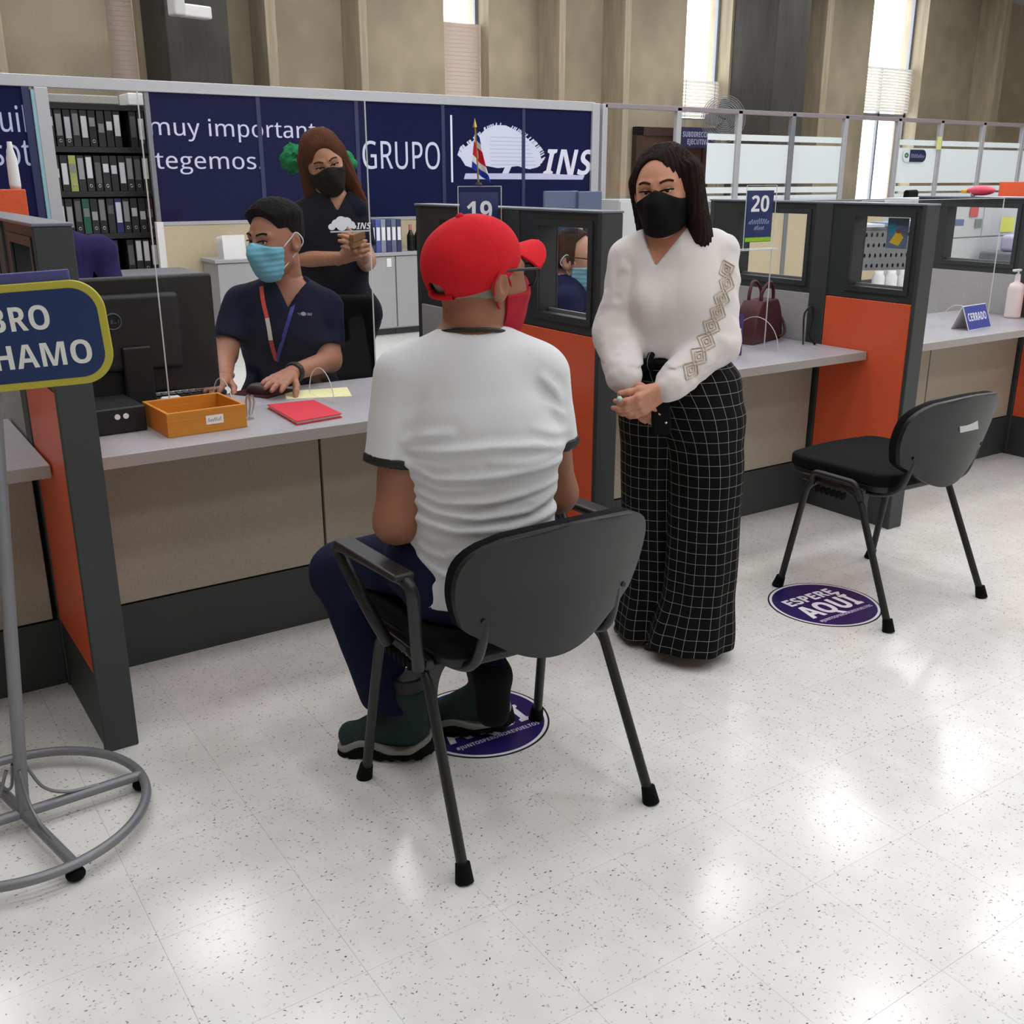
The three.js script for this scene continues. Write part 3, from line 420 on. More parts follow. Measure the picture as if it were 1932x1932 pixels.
// ---------------------------------------------------------------- things on counter 19
{
  const a = onY(316, 828, TOPY), b = onY(463, 806, TOPY), w = 0.235, d = 0.215, h = 0.07;
  const t = thing('wooden_tray', 'small orange brown open wooden box with white paper label', 'box', [(a.x + b.x) / 2, TOPY, (a.z + b.z) / 2 - d / 2], 0.05);
  const wood = canvas(256, 256, (g) => { g.fillStyle = '#d08a2c'; g.fillRect(0, 0, 256, 256); for (let k = 0; k < 90; k++) { g.strokeStyle = `rgba(${120 + rnd() * 60 | 0},${60 + rnd() * 40 | 0},10,${0.08 + rnd() * 0.15})`; g.lineWidth = 1 + rnd() * 2; const y = rnd() * 256; g.beginPath(); g.moveTo(0, y); g.bezierCurveTo(80, y + rr(-6, 6), 170, y + rr(-6, 6), 256, y + rr(-4, 4)); g.stroke(); } });
  const wm = mat('#ffffff', 0.5, { map: wood });
  part(t, 'front_board', rbox(w, h, 0.01, 0.002).translate(0, h / 2, d / 2 - 0.005), wm); part(t, 'back_board', rbox(w, h, 0.01, 0.002).translate(0, h / 2, -d / 2 + 0.005), wm);
  for (const s of [-1, 1]) part(t, 'side_board', rbox(0.01, h, d - 0.02, 0.002).translate(s * (w / 2 - 0.005), h / 2, 0), wm); part(t, 'bottom_board', box(w - 0.02, 0.006, d - 0.02).translate(0, 0.004, 0), wm);
  const lt = canvas(256, 128, (g) => { g.fillStyle = '#efece4'; g.fillRect(0, 0, 256, 128); scribble(g, 28, 92, 200, 62, 7, '#6a645c'); });
  part(t, 'paper_label', new THREE.PlaneGeometry(0.052, 0.026).translate(0.02, h / 2 + 0.002, d / 2 + 0.0008), mat('#ffffff', 0.8, { map: lt }));
  // red folder
  const F = [[560, 803], [645, 788], [592, 762], [505, 771]].map(q => onY(...q, TOPY)); const fx = F.reduce((s, p) => s + p.x, 0) / 4, fz = F.reduce((s, p) => s + p.z, 0) / 4;
  const mk = (k, y0, hh) => { const s = new THREE.Shape(); F.forEach((p, i) => s[i ? 'lineTo' : 'moveTo']((p.x - fx) * k, -(p.z - fz) * k)); s.closePath(); return slab(s, hh, 0.0006).rotateX(-Math.PI / 2).translate(0, y0, 0); };
  const fo = thing('red_folder', 'bright red folder lying on the counter edge', 'folder', [fx, TOPY, fz]); const red = mat('#d51d3a', 0.5);
  part(fo, 'back_cover', mk(1, 0.0012, 0.0015), red); part(fo, 'papers', mk(0.955, 0.0042, 0.006), mat('#e9e4e0', 0.8)); part(fo, 'front_cover', mk(1, 0.0118, 0.0015), red);
  // pale yellow slip
  const S = [[540, 753], [664, 748], [655, 731], [537, 739]].map(q => onY(...q, TOPY)), sh = new THREE.Shape(); const sx = S.reduce((s, p) => s + p.x, 0) / 4, sz = S.reduce((s, p) => s + p.z, 0) / 4; S.forEach((p, i) => sh[i ? 'lineTo' : 'moveTo'](p.x - sx, -(p.z - sz))); solo('paper_slip', slab(sh, 0.0012).rotateX(-Math.PI / 2), mat('#e8e7b4', 0.8), 'pale yellow paper slip under the clear screen', 'paper', [sx, TOPY, sz]);
  // monitor seen from behind
  const mo = thing('computer_monitor', 'large black computer monitor seen from behind, before the seated clerk', 'monitor', [0.80, TOPY + 0.0005, -3.345], -0.02);
  part(mo, 'housing', rbox(0.53, 0.37, 0.03, 0.012).translate(0, 0.225, 0), M.black); part(mo, 'back_bulge', rbox(0.36, 0.24, 0.04, 0.018).translate(-0.03, 0.24, 0.02), mat('#131416', 0.5));
  part(mo, 'bezel', rbox(0.52, 0.36, 0.004, 0.002).translate(0, 0.225, -0.016), M.blackGloss); part(mo, 'emblem', new THREE.TorusGeometry(0.024, 0.0025, 8, 28).translate(-0.06, 0.28, 0.046), mat('#4a4c50', 0.35)); part(mo, 'emblem_bar', join([box(0.006, 0.012, 0.003), box(0.008, 0.003, 0.003).translate(0.011, -0.0045, 0), box(0.003, 0.012, 0.003).translate(-0.011, 0, 0), box(0.003, 0.012, 0.003).translate(0.0205, 0, 0)]).translate(-0.064, 0.28, 0.0465), mat('#4a4c50', 0.35));
  part(mo, 'stand_neck', rbox(0.09, 0.2, 0.03, 0.008).translate(0.0, 0.1, 0.04), M.black); part(mo, 'stand_base', rbox(0.26, 0.014, 0.13, 0.006).translate(0.0, 0.0075, 0.03), M.black);
  // black computer box beside the post
  const pc = thing('small_computer', 'small black computer box on the counter behind the grey post', 'computer', [0.63, TOPY + 0.0005, -3.1], 0.05); part(pc, 'case', rbox(0.2, 0.075, 0.2, 0.006).translate(0, 0.0375, 0), M.black); for (const s of [-0.012, 0.012]) part(pc, 'cup_port', cyl(0.008, 0.008, 0.004, 14).rotateX(Math.PI / 2).translate(0.03 + s, 0.05, 0.101), M.white);
  // keyboard, mouse, glass of clips
  const kb = thing('keyboard', 'black computer keyboard on the counter behind the monitor', 'keyboard', [0.98, TOPY + 0.0005, -3.405]); part(kb, 'tray', rbox(0.24, 0.016, 0.055, 0.005).translate(0, 0.009, 0), M.black); for (let r = 0; r < 3; r++) for (let k = 0; k < 10; k++) part(kb, 'key', box(0.019, 0.005, 0.013), M.plastic, [-0.104 + k * 0.0231, 0.0195, -0.017 + r * 0.017]);
  const hp = onY(490, 742, TOPY), ms = thing('computer_mouse', 'dark computer mouse on a dark red mat under the clerk hand', 'mouse', [hp.x, TOPY, hp.z], 0.5); part(ms, 'body', new THREE.SphereGeometry(1, 24, 14, 0, Math.PI * 2, 0, Math.PI / 2).scale(0.032, 0.034, 0.055).translate(0, 0.003, 0), M.plastic); part(ms, 'mat', rbox(0.16, 0.0026, 0.17, 0.001).translate(0.02, 0.0015, 0), mat('#3a1a1e', 0.9));
  const gl = onY(463, 790, TOPY), cup = thing('clip_holder', 'small clear cup of silver clips beside the wooden box', 'cup', [gl.x, TOPY, gl.z]); part(cup, 'cup', new THREE.LatheGeometry([[0, 0], [0.026, 0], [0.03, 0.06], [0.028, 0.06], [0.024, 0.004], [0, 0.004]].map(q => new THREE.Vector2(...q)), 24), M.acrylic); for (let k = 0; k < 5; k++) { const x = rr(-0.014, 0.014), z = rr(-0.014, 0.014); part(cup, 'clip', tube([[x, 0.006, z], [x * 1.3, 0.05, z * 1.3], [x * 1.4 + 0.006, 0.075, z * 1.4], [x * 1.4 + 0.012, 0.05, z * 1.4], [x + 0.008, 0.012, z]], 0.0016, 16, 5), M.chrome); }
  const wb = thing('cable_box', 'white power adapter behind the wooden box', 'adapter', [onY(270, 770, TOPY).x + 0.06, TOPY + 0.0005, -3.2]); part(wb, 'case', rbox(0.06, 0.05, 0.05, 0.008).translate(0, 0.025, 0), M.white); part(wb, 'cable', tube([[0.03, 0.012, 0], [0.06, 0.006, 0.01], [0.09, 0.006, 0.0], [0.12, 0.005, 0.01]], 0.004, 20, 6), M.white);
}
// ---------------------------------------------------------------- things on counter 20 and seen through the panes
{
  const p = onZ(1372, 640, -3.0), bk = thing('leaflet_stand', 'purple leaflet card standing beside the standing woman', 'leaflet', [p.x, TOPY, -2.98], -0.1);
  const tx = canvas(128, 256, (g) => { g.fillStyle = '#3b2a6e'; g.fillRect(0, 0, 128, 256); words(g, '.000', 40, 110, 76, 38, 'italic bold #px sans-serif', '#e4e2ee'); g.fillStyle = '#c9c9cc'; g.fillRect(44, 136, 74, 84); });
  part(bk, 'card', box(0.12, 0.17, 0.003).translate(0, 0.085, 0), mat('#3b2a6e', 0.5)); part(bk, 'print', new THREE.PlaneGeometry(0.117, 0.167).translate(0, 0.085, 0.0022), mat('#ffffff', 0.5, { map: tx })); part(bk, 'foot', box(0.12, 0.003, 0.06).translate(0, 0.0015, -0.02), M.acrylicEdge);
  const c = onX(1425, 650, 3.5), bag = thing('handbag', 'maroon handbag with looped handles on counter 20', 'bag', [3.5, TOPY + 0.0005, -3.23], 0.3), mr = mat('#4a1c22', 0.6);
  part(bag, 'body', (() => { const s = new THREE.Shape(); s.moveTo(-0.13, 0); s.lineTo(0.13, 0); s.quadraticCurveTo(0.12, 0.12, 0.07, 0.16); s.lineTo(-0.07, 0.16); s.quadraticCurveTo(-0.12, 0.12, -0.13, 0); return slab(s, 0.08, 0.012).translate(0, 0.012, -0.04); })(), mr);
  for (const z of [-0.03, 0.03]) part(bag, 'handle', tube([[-0.06, 0.15, z], [-0.055, 0.22, z], [0, 0.26, z * 1.3], [0.055, 0.22, z], [0.06, 0.15, z]], 0.008, 24, 8), mr); part(bag, 'strap', tube([[0.1, 0.14, 0], [0.13, 0.1, 0.04], [0.1, 0.04, 0.08], [0.02, 0.02, 0.09]], 0.006, 20, 6), mr);
  const cb = thing('black_cable', 'looped black cable on counter 20 beside the handbag', 'cable', [3.61, TOPY + 0.0005, -3.06]); part(cb, 'loop', tube([[-0.04, 0.004, 0.03], [-0.01, 0.05, 0], [0.0, 0.13, -0.01], [0.03, 0.16, 0], [0.04, 0.12, 0.0], [0.015, 0.04, 0.01], [0.03, 0.005, 0.03], [0.0, 0.005, 0.06]], 0.0045, 60, 6), M.black);
  // screen of booth 20
  const mo = thing('computer_monitor', 'black computer monitor edge at booth 20 behind the standing woman', 'monitor', [3.1, TOPY + 0.0005, -3.33], 0.6); part(mo, 'housing', rbox(0.48, 0.31, 0.03, 0.01).translate(0, 0.28, 0), M.black); part(mo, 'stand_neck', rbox(0.07, 0.2, 0.03, 0.006).translate(0, 0.1, 0.03), M.black); part(mo, 'stand_base', rbox(0.22, 0.012, 0.16, 0.005).translate(0, 0.006, 0.0), M.black);
  // coloured poster on the pane of the partition
  const pt = canvas(256, 384, (g) => { g.fillStyle = '#2c4c78'; g.fillRect(0, 0, 256, 384); g.fillStyle = '#3c7ea6'; g.fillRect(0, 60, 130, 180); scribble(g, 24, 92, 200, 44, 8, '#b9d2e6'); g.fillStyle = '#c3b52c'; for (let k = 0; k < 7; k++) { g.beginPath(); g.ellipse(100 + 40 * Math.cos(k), 270 + 34 * Math.sin(k * 1.7), 40, 14, k, 0, 7); g.fill(); } g.fillStyle = '#8a5a3c'; g.beginPath(); g.ellipse(190, 220, 34, 60, 0.2, 0, 7); g.fill(); });
  const ps = thing('poster', 'small blue poster with yellow flower seen through the booth 19 pane', 'poster', [onZ(1040, 460, -4.6).x, onZ(1040, 460, -4.6).y - 0.18, -4.6], -0.4); part(ps, 'sheet', new THREE.PlaneGeometry(0.25, 0.36).translate(0, 0.18, 0.003), mat('#ffffff', 0.5, { map: pt })); part(ps, 'board', box(0.26, 0.37, 0.006).translate(0, 0.18, -0.003), M.dark); part(ps, 'post', rod([0, -ps.position.y, -0.02], [0, 0.3, -0.02], 0.012), M.dark); part(ps, 'foot', cyl(0.12, 0.13, 0.02).translate(0, -ps.position.y + 0.01, -0.02), M.dark);
  // perforated grey shelf with stacked paper seen through the booth 20 pane
  const q = onZ(1668, 470, -4.7), yA = onZ(1655, 436, -4.5).y, yB = onZ(1655, 512, -4.5).y, yC = onZ(1655, 552, -4.5).y, org = thing('perforated_rack', 'grey perforated metal rack stacked with papers seen through the booth pane', 'rack', [q.x, 0, -4.7], -0.3);
  const gm = mat('#7d8085', 0.45, { metalness: 0.2 }), holes = [], sheet = new THREE.Shape(); sheet.moveTo(-0.4, 0); sheet.lineTo(0.4, 0); sheet.lineTo(0.4, yA - yB); sheet.lineTo(-0.4, yA - yB); sheet.closePath(); for (let r = 0; r < 4; r++) for (let k = 0; k < 18; k++) { const hh = new THREE.Path(); hh.absellipse(-0.36 + k * 0.042 + (r % 2) * 0.02, 0.03 + r * (yA - yB - 0.06) / 3, 0.0095, 0.015, 0, Math.PI * 2, false); sheet.holes.push(hh); }
  part(org, 'perforated_panel', new THREE.ExtrudeGeometry(sheet, { depth: 0.004, bevelEnabled: false, curveSegments: 5 }).translate(0, yB, 0.2), gm); part(org, 'back_panel', box(0.78, yA - yB, 0.004).translate(0, (yA + yB) / 2, 0.16), M.black); part(org, 'shelf', rbox(0.8, 0.02, 0.3, 0.003).translate(0, yA + 0.01, 0.05), gm); part(org, 'shelf', rbox(0.8, 0.02, 0.4, 0.003).translate(0, yC, 0.1), gm); for (const s of [-0.39, 0.39]) part(org, 'leg', rbox(0.025, yA, 0.3, 0.003).translate(s, yA / 2, 0.05), gm);
  for (let k = 0; k < 4; k++) solo('paper_stack', rbox(0.17, 0.02 + 0.008 * k, 0.22, 0.004).translate(0, 0.01 + 0.004 * k, 0), mat(['#cfd6de', '#8fa3bd', '#e4e6ea', '#5d7396'][k], 0.7), ['pale paper pile on the grey perforated rack', 'blue grey folder pile on the perforated rack', 'white paper pile on the grey perforated rack', 'dark blue folder pile on the perforated rack'][k], 'paper', [q.x - 0.3 + 0.205 * k, yA + 0.0215, -4.655 + 0.06 * k], -0.3);
  for (let k = 0; k < 4; k++) { const b = thing('white_jar', 'white plastic jar in the row on the perforated rack', 'jar', [q.x + (-0.2 + 0.1 * k) * 0.955 - 0.24 * 0.2955, yC + 0.0115, -4.7 + (-0.2 + 0.1 * k) * 0.2955 + 0.245 * 0.955], 0, 'white jars on the perforated rack'); part(b, 'body', new THREE.LatheGeometry([[0, 0], [0.04, 0], [0.042, 0.01], [0.042, 0.09], [0.03, 0.11], [0.03, 0.13], [0, 0.13]].map(v => new THREE.Vector2(...v)), 18), mat('#f4f4f4', 0.4)); }
  const py = onX(1697, 440, BX(3) + 0.05), pp = canvas(128, 160, (g) => { g.fillStyle = '#5a6b86'; g.fillRect(0, 0, 128, 160); g.fillStyle = '#2f8fa6'; g.fillRect(8, 30, 44, 60); g.fillStyle = '#d2b027'; g.beginPath(); g.moveTo(20, 130); g.lineTo(64, 60); g.lineTo(104, 100); g.lineTo(76, 146); g.fill(); g.fillStyle = '#8a4a3a'; g.fillRect(58, 60, 20, 20); });
  const st = thing('picture_card', 'small picture card stuck on the pane behind the empty chair', 'card', [BX(3) + 0.04, py.y - 0.06, py.z]); part(st, 'card', new THREE.PlaneGeometry(0.1, 0.12).rotateY(-Math.PI / 2).translate(-0.003, 0.06, 0), mat('#ffffff', 0.6, { map: pp }));
  // cabinet of the next booth with notes, seen through its pane
  const r = onZ(1850, 450, -4.5), nc = thing('note_cabinet', 'light grey two door cabinet with notes seen through the closed booth pane', 'cabinet', [r.x + 0.25, 0, -4.7]); const lg = mat('#c8cdd0', 0.5);
  part(nc, 'body', span(-0.6, 0.7, 0, 1.3, -0.4, 0, 0.004), lg); part(nc, 'door', span(-0.59, 0.04, 1.02, 1.29, 0, 0.014, 0.003), lg); part(nc, 'door', span(0.05, 0.69, 1.02, 1.29, 0, 0.014, 0.003), lg); part(nc, 'door', span(-0.59, 0.69, 0.06, 1.01, 0, 0.014, 0.003), lg);
  const on = (a, b) => onZ(a, b, -4.68); const put = (n, a, b, w, h, col, lab, cat) => solo(n, rbox(w, h, 0.006, 0.002), mat(col, 0.7), lab, cat, [on(a, b).x, on(a, b).y, -4.679]);
  put('paper_note', 1900, 424, 0.17, 0.11, '#d8dc6a', 'yellow note on the light grey cabinet', 'note'); put('fridge_magnet', 1838, 400, 0.1, 0.07, '#c85a5a', 'red and white magnet on the light grey cabinet', 'magnet'); put('fridge_magnet', 1846, 421, 0.08, 0.06, '#7c8c88', 'grey green magnet on the light grey cabinet', 'magnet');
  const tb = on(1878, 478), tp = thing('tissue_pack', 'lilac and teal tissue pack beside the light grey cabinet', 'box', [tb.x - 0.1, 0.92, -4.45]); part(tp, 'pack', rbox(0.3, 0.12, 0.12, 0.03).translate(0, 0.06, 0), mat('#b9b4d2', 0.5)); part(tp, 'label', box(0.16, 0.07, 0.002).translate(0.02, 0.06, 0.061), M.white); part(tp, 'end', rbox(0.04, 0.11, 0.124, 0.02).translate(0.14, 0.06, 0), mat('#1f8f9c', 0.5));
  const pr = thing('printer', 'dark grey printer under the tissue pack in the closed booth', 'printer', [tb.x - 0.1, 0, -4.45]); part(pr, 'body', rbox(0.44, 0.2, 0.34, 0.02).translate(0, 0.82, 0), mat('#6f7278', 0.5)); part(pr, 'tray', rbox(0.3, 0.012, 0.12, 0.004).translate(0, 0.76, 0.2), M.dark); part(pr, 'stand', rbox(0.46, 0.72, 0.36, 0.005).translate(0, 0.36, 0), M.greyPanel);
  // sweets bag on the partition top, black chair back, orange panels further back
  const cbp = onX(1850, 368, BX(4) + 0.04), cbag = thing('snack_bag', 'pink and red snack bag lying on the partition top', 'bag', [cbp.x, 1.345, cbp.z], 0.2); part(cbag, 'bag', new THREE.SphereGeometry(1, 24, 14).scale(0.05, 0.026, 0.075).translate(0, 0.031, 0), mat('#dc3f5f', 0.35)); part(cbag, 'crimped_end', rbox(0.07, 0.02, 0.03, 0.006).translate(0, 0.026, -0.08), mat('#e3b83a', 0.4)); part(cbag, 'stripe', new THREE.TorusGeometry(0.034, 0.004, 6, 20).scale(1, 0.72, 1).translate(0, 0.024, -0.04), M.white);
  const ob = thing('orange_partition', 'low orange topped partition behind the closed booth', 'partition', [onZ(1930, 350, -6.2).x, 0, -6.2]); const oy = onZ(1900, 343, -6.2).y; part(ob, 'orange_panel', span(-0.37, 1.2, oy - 0.16, oy, -0.03, 0.03, 0.004), M.orange); part(ob, 'ledge', span(-0.5, 1.2, oy - 0.22, oy - 0.165, -0.15, 0.15, 0.004), M.greyPanel); part(ob, 'lower_panel', span(-0.37, 1.2, 0, oy - 0.22, -0.03, 0.03, 0.004), M.dark);
  const ol = onZ(46, 357, -5.2), oe = thing('orange_partition', 'low orange topped partition behind the booth beside the sign stand', 'partition', [ol.x, 0, -5.2]); part(oe, 'orange_panel', span(-1.2, 0, 0.95, ol.y, -0.03, 0.03, 0.004), M.orange); part(oe, 'lower_panel', span(-1.2, 0, 0, 0.95, -0.03, 0.03, 0.004), M.dark);
  const wb = thing('white_bottle', 'slim white bottle standing on the orange topped partition', 'bottle', [onZ(30, 357, -5.2).x, ol.y, -5.2]); part(wb, 'body', new THREE.LatheGeometry([[0, 0], [0.022, 0], [0.024, 0.02], [0.022, 0.13], [0.012, 0.17], [0.01, 0.2], [0, 0.2]].map(v => new THREE.Vector2(...v)), 18), M.white);
  const bc = onZ(1718, 372, -7.2), ch = thing('office_chair', 'black office chair back behind the closed booth', 'chair', [bc.x, 0, -7.2], 0.4); part(ch, 'backrest', rbox(0.46, 0.55, 0.06, 0.03, 3).translate(0, bc.y - 0.2, 0), M.fabric); part(ch, 'seat', rbox(0.48, 0.08, 0.46, 0.03, 3).translate(0, 0.48, 0.22), M.fabric); part(ch, 'back_bar', rod([0, 0.45, 0.05], [0, bc.y - 0.3, -0.04], 0.02), M.black); part(ch, 'column', rod([0, 0.08, 0.2], [0, 0.45, 0.2], 0.025), M.black); for (let k = 0; k < 5; k++) { const a = k * 1.2566; part(ch, 'leg', rod([0, 0.09, 0.2], [0.28 * Math.cos(a), 0.05, 0.2 + 0.28 * Math.sin(a)], 0.018, 0.014), M.black); part(ch, 'castor', new THREE.SphereGeometry(0.026, 12, 8).translate(0.28 * Math.cos(a), 0.026, 0.2 + 0.28 * Math.sin(a)), M.black); }
}
// ---------------------------------------------------------------- visitor chairs
function isoChair(name, label, x, z, arms) {
  const c = thing(name, label, 'chair', [x, 0, z]); const tubeM = mat('#191a1b', 0.42);
  for (const s of [-1, 1]) for (const f of [-1, 1]) {
    const foot = V(s * 0.262, 0.03, f * 0.232), top = V(s * 0.24, 0.425, f < 0 ? -0.165 : 0.05), mid = V(s * 0.24, 0.436, f < 0 ? -0.1 : -0.02);
    const g = new THREE.TubeGeometry(bent([foot, top, mid], 0.05), 26, 0.0125, 10); const l = part(c, 'leg', g, tubeM);
    part(l, 'rubber_foot', cyl(0.0165, 0.021, 0.042, 14).rotateX(-f * 0.45 * 0.6).rotateZ(s * 0.06).translate(s * 0.2632, 0.0205, f * 0.238), M.rubber);
    if (f > 0) part(c, 'gusset', (() => { const q = new THREE.Shape(); q.moveTo(0, 0); q.lineTo(0.06, 0); q.quadraticCurveTo(0.015, -0.015, 0.002, -0.08); q.closePath(); const gg = slab(q, 0.006).rotateY(s > 0 ? Math.PI : 0).translate(s * 0.238, 0.428, f * 0.052), gp = gg.attributes.position; for (let k = 0; k < gp.count; k++) gp.setZ(k, gp.getZ(k) + (0.428 - gp.getY(k)) * 0.45); return gg; })(), tubeM);
  }
  for (const s of [-1, 1]) part(c, 'side_rail', rbox(0.022, 0.026, 0.26, 0.006).translate(s * 0.238, 0.436, -0.06), tubeM);
  for (const zc of [-0.15, 0.05]) part(c, 'cross_rail', rod([-0.235, 0.425, zc], [0.235, 0.425, zc], 0.011), tubeM);
  for (const s of [-1, 1]) { const teeth = []; for (let k = 0; k < 6; k++) teeth.push(box(0.018, 0.022, 0.008).translate(s * 0.243, 0.405, -0.12 + k * 0.022)); part(c, 'stacking_clip', join(teeth), M.rubber); }
  // seat: under shell and cushion, bowed front edge
  const seatShape = (k) => { const q = new THREE.Shape(), w = 0.225 * k, d = 0.2 * k; q.moveTo(-w * 0.8, -d); q.quadraticCurveTo(0, -d * 1.16, w * 0.8, -d); q.quadraticCurveTo(w * 1.05, -d, w * 1.06, -d * 0.6); q.lineTo(w, d * 0.7); q.quadraticCurveTo(w, d * 1.02, w * 0.7, d * 1.04); q.quadraticCurveTo(0, d * 1.12, -w * 0.7, d * 1.04); q.quadraticCurveTo(-w, d * 1.02, -w, d * 0.7); q.lineTo(-w * 1.06, -d * 0.6); q.quadraticCurveTo(-w * 1.05, -d, -w * 0.8, -d); return q; };
  part(c, 'seat_shell', slab(seatShape(0.98), 0.012, 0.006).rotateX(Math.PI / 2).translate(0, 0.457, -0.075), M.plastic);
  part(c, 'seat_cushion', new THREE.ExtrudeGeometry(seatShape(0.97), { depth: 0.018, bevelEnabled: true, bevelSize: 0.014, bevelThickness: 0.014, bevelSegments: 5, curveSegments: 20 }).rotateX(Math.PI / 2).translate(0, 0.49, -0.075), M.fabric);
  // backrest: curved shell with lipped edge, padded front
  const bp = (u, v, off) => { // u across -1..1, v up 0..1
    const w = 0.21 + 0.036 * Math.sin(Math.min(1, v * 1.9) * 1.571), t = Math.max(0, (v - 0.5) / 0.5), corner = Math.cbrt(Math.max(0.0005, 1 - t ** 3)), low = v < 0.12 ? Math.sqrt(Math.max(0.5, 1 - ((0.12 - v) / 0.12) ** 2 * 0.3)) : 1;
    const x = u * w * corner * low, bow = 0.05 * (x / 0.24) ** 2; return V(x, 0.53 + v * 0.245 - (v < 0.45 ? 0.075 * (1 - u * u) * (1 - v / 0.45) : 0), 0.205 + v * 0.06 - bow + off * 1);
  };
  const sheet = (o1, o2, bulge) => { const nu = 24, nv = 18, pos = [], idx = []; for (const side of [0, 1]) for (let j = 0; j <= nv; j++) for (let i = 0; i <= nu; i++) { const u = i / nu * 2 - 1, v = j / nv, e = Math.min(1, (1 - Math.abs(u)) * 5, v * 6, (1 - v) * 6), q = bp(u, v, side ? o2 - bulge * Math.sqrt(Math.max(0, e)) : o1); pos.push(q.x, q.y, q.z); }
    const N = (nu + 1) * (nv + 1), at2 = (s, i, j) => s * N + j * (nu + 1) + i; for (let j = 0; j < nv; j++) for (let i = 0; i < nu; i++) { idx.push(at2(0, i, j), at2(0, i + 1, j), at2(0, i + 1, j + 1), at2(0, i, j), at2(0, i + 1, j + 1), at2(0, i, j + 1)); idx.push(at2(1, i, j), at2(1, i + 1, j + 1), at2(1, i + 1, j), at2(1, i, j), at2(1, i, j + 1), at2(1, i + 1, j + 1)); }
    const rim = []; for (let i = 0; i <= nu; i++) rim.push([i, 0]); for (let j = 1; j <= nv; j++) rim.push([nu, j]); for (let i = nu - 1; i >= 0; i--) rim.push([i, nv]); for (let j = nv - 1; j > 0; j--) rim.push([0, j]);
    rim.forEach(([i, j], k) => { const [i2, j2] = rim[(k + 1) % rim.length]; idx.push(at2(0, i, j), at2(1, i, j), at2(1, i2, j2), at2(0, i, j), at2(1, i2, j2), at2(0, i2, j2)); });
    const g = new THREE.BufferGeometry(); g.setAttribute('position', new THREE.Float32BufferAttribute(pos, 3)); const uv = []; for (let k = 0; k < pos.length / 3; k++) uv.push(pos[k * 3], pos[k * 3 + 1]); g.setAttribute('uv', new THREE.Float32BufferAttribute(uv, 2)); g.setIndex(idx); return toCreasedNormals(g, 0.9); };
  const shell = part(c, 'back_shell', sheet(0.012, -0.004, 0), M.plastic, null, null, 'dark grey plastic back shell'); part(c, 'back_cushion', sheet(-0.003, -0.03, 0.014), M.fabric, null, null, 'black fabric back cushion');
  const rimPts = []; for (let k = 0; k <= 30; k++) rimPts.push(bp(-1 + 2 * k / 30, 0.93, 0.013)); 
  for (const s of [-1, 1]) part(shell, 'screw', cyl(0.006, 0.006, 0.004, 10).rotateX(Math.PI / 2).translate(s * 0.185, 0.575, 0.204), M.black);
  const bar = new THREE.Shape(); bar.moveTo(-0.02, -0.004); bar.lineTo(0.02, -0.004); bar.lineTo(0.02, 0.004); bar.lineTo(-0.02, 0.004);
  for (const s of [-1, 1]) part(c, 'back_support', tube([[s * 0.17, 0.6, 0.196], [s * 0.175, 0.53, 0.186], [s * 0.18, 0.455, 0.15], [s * 0.185, 0.425, 0.06], [s * 0.185, 0.42, -0.1]], 0.012, 26, 8).scale(1, 1, 1), tubeM);
  if (arms) for (const s of [-1, 1]) part(c, 'armrest', new THREE.TubeGeometry(bent([V(s * 0.262, 0.43, 0.06), V(s * 0.3, 0.655, 0.115), V(s * 0.315, 0.645, -0.235), V(s * 0.29, 0.5, -0.1), V(s * 0.262, 0.435, -0.08)], 0.045), 60, 0.0145, 10), M.plastic), part(c, 'arm_pad', rbox(0.05, 0.018, 0.3, 0.008).rotateX(-0.03).translate(s * 0.306, 0.658, -0.055), M.plastic);
  else for (const s of [-1, 1]) part(c, 'side_loop', new THREE.TubeGeometry(bent([V(s * 0.25, 0.42, -0.14), V(s * 0.262, 0.468, -0.13), V(s * 0.262, 0.468, 0.05), V(s * 0.25, 0.41, 0.07)], 0.025), 30, 0.011, 8), tubeM);
  return c;
}
isoChair('visitor_chair', 'black visitor chair with armrests under the seated visitor', 1.205, -1.832, true);
{ const c = isoChair('visitor_chair', 'empty black visitor chair with a white tag on its back', 3.045, -2.137, false); part(c, 'asset_tag', rbox(0.1, 0.028, 0.002, 0.0008).rotateX(-0.25).translate(0.02, 0.665, 0.252), mat('#c9cbcc', 0.35), null, null, 'white asset tag'); }
// ---------------------------------------------------------------- floor stickers
{
  const tx = canvas(1024, 1024, (g) => {
    g.fillStyle = '#16141f'; g.beginPath(); g.arc(512, 512, 512, 0, 7); g.fill(); g.fillStyle = '#e9e9f2'; g.beginPath(); g.arc(512, 512, 498, 0, 7); g.fill(); g.fillStyle = '#241c5c'; g.beginPath(); g.arc(512, 512, 474, 0, 7); g.fill();
    words(g, 'ESPERE', 190, 400, 640, 190, '900 #px sans-serif', '#eeeef6'); words(g, 'AQUÍ', 170, 690, 690, 330, '900 #px sans-serif', '#eeeef6'); words(g, '#JUNTOSPERONOREVUELTOS', 170, 790, 690, 58, 'bold #px sans-serif', '#d9d8ee');
  });
  const a = onY(1523, 1162), b = onY(1627, 1129), ang = Math.atan2(-(b.z - a.z), b.x - a.x);
  const g = new THREE.CircleGeometry(0.195, 64).rotateX(-Math.PI / 2), dm = mat('#ffffff', 0.3, { map: tx }), edge = cyl(0.195, 0.195, 0.001, 64);
  const put = (p, label) => { const s = thing('floor_sticker', label, 'floor sticker', [p.x, 0.0003, p.z], ang); part(s, 'backing', edge, M.black, [0, 0.0005, 0]); part(s, 'print', g, dm, [0, 0.0013, 0]); };
  const s2 = [[1452, 1130], [1660, 1150]].map(q => onY(...q)); put(s2[0].add(s2[1]).multiplyScalar(0.5), 'round navy floor sticker under the empty chair'); put(onY(905, 1360), 'round navy floor sticker under the seated visitor');
}
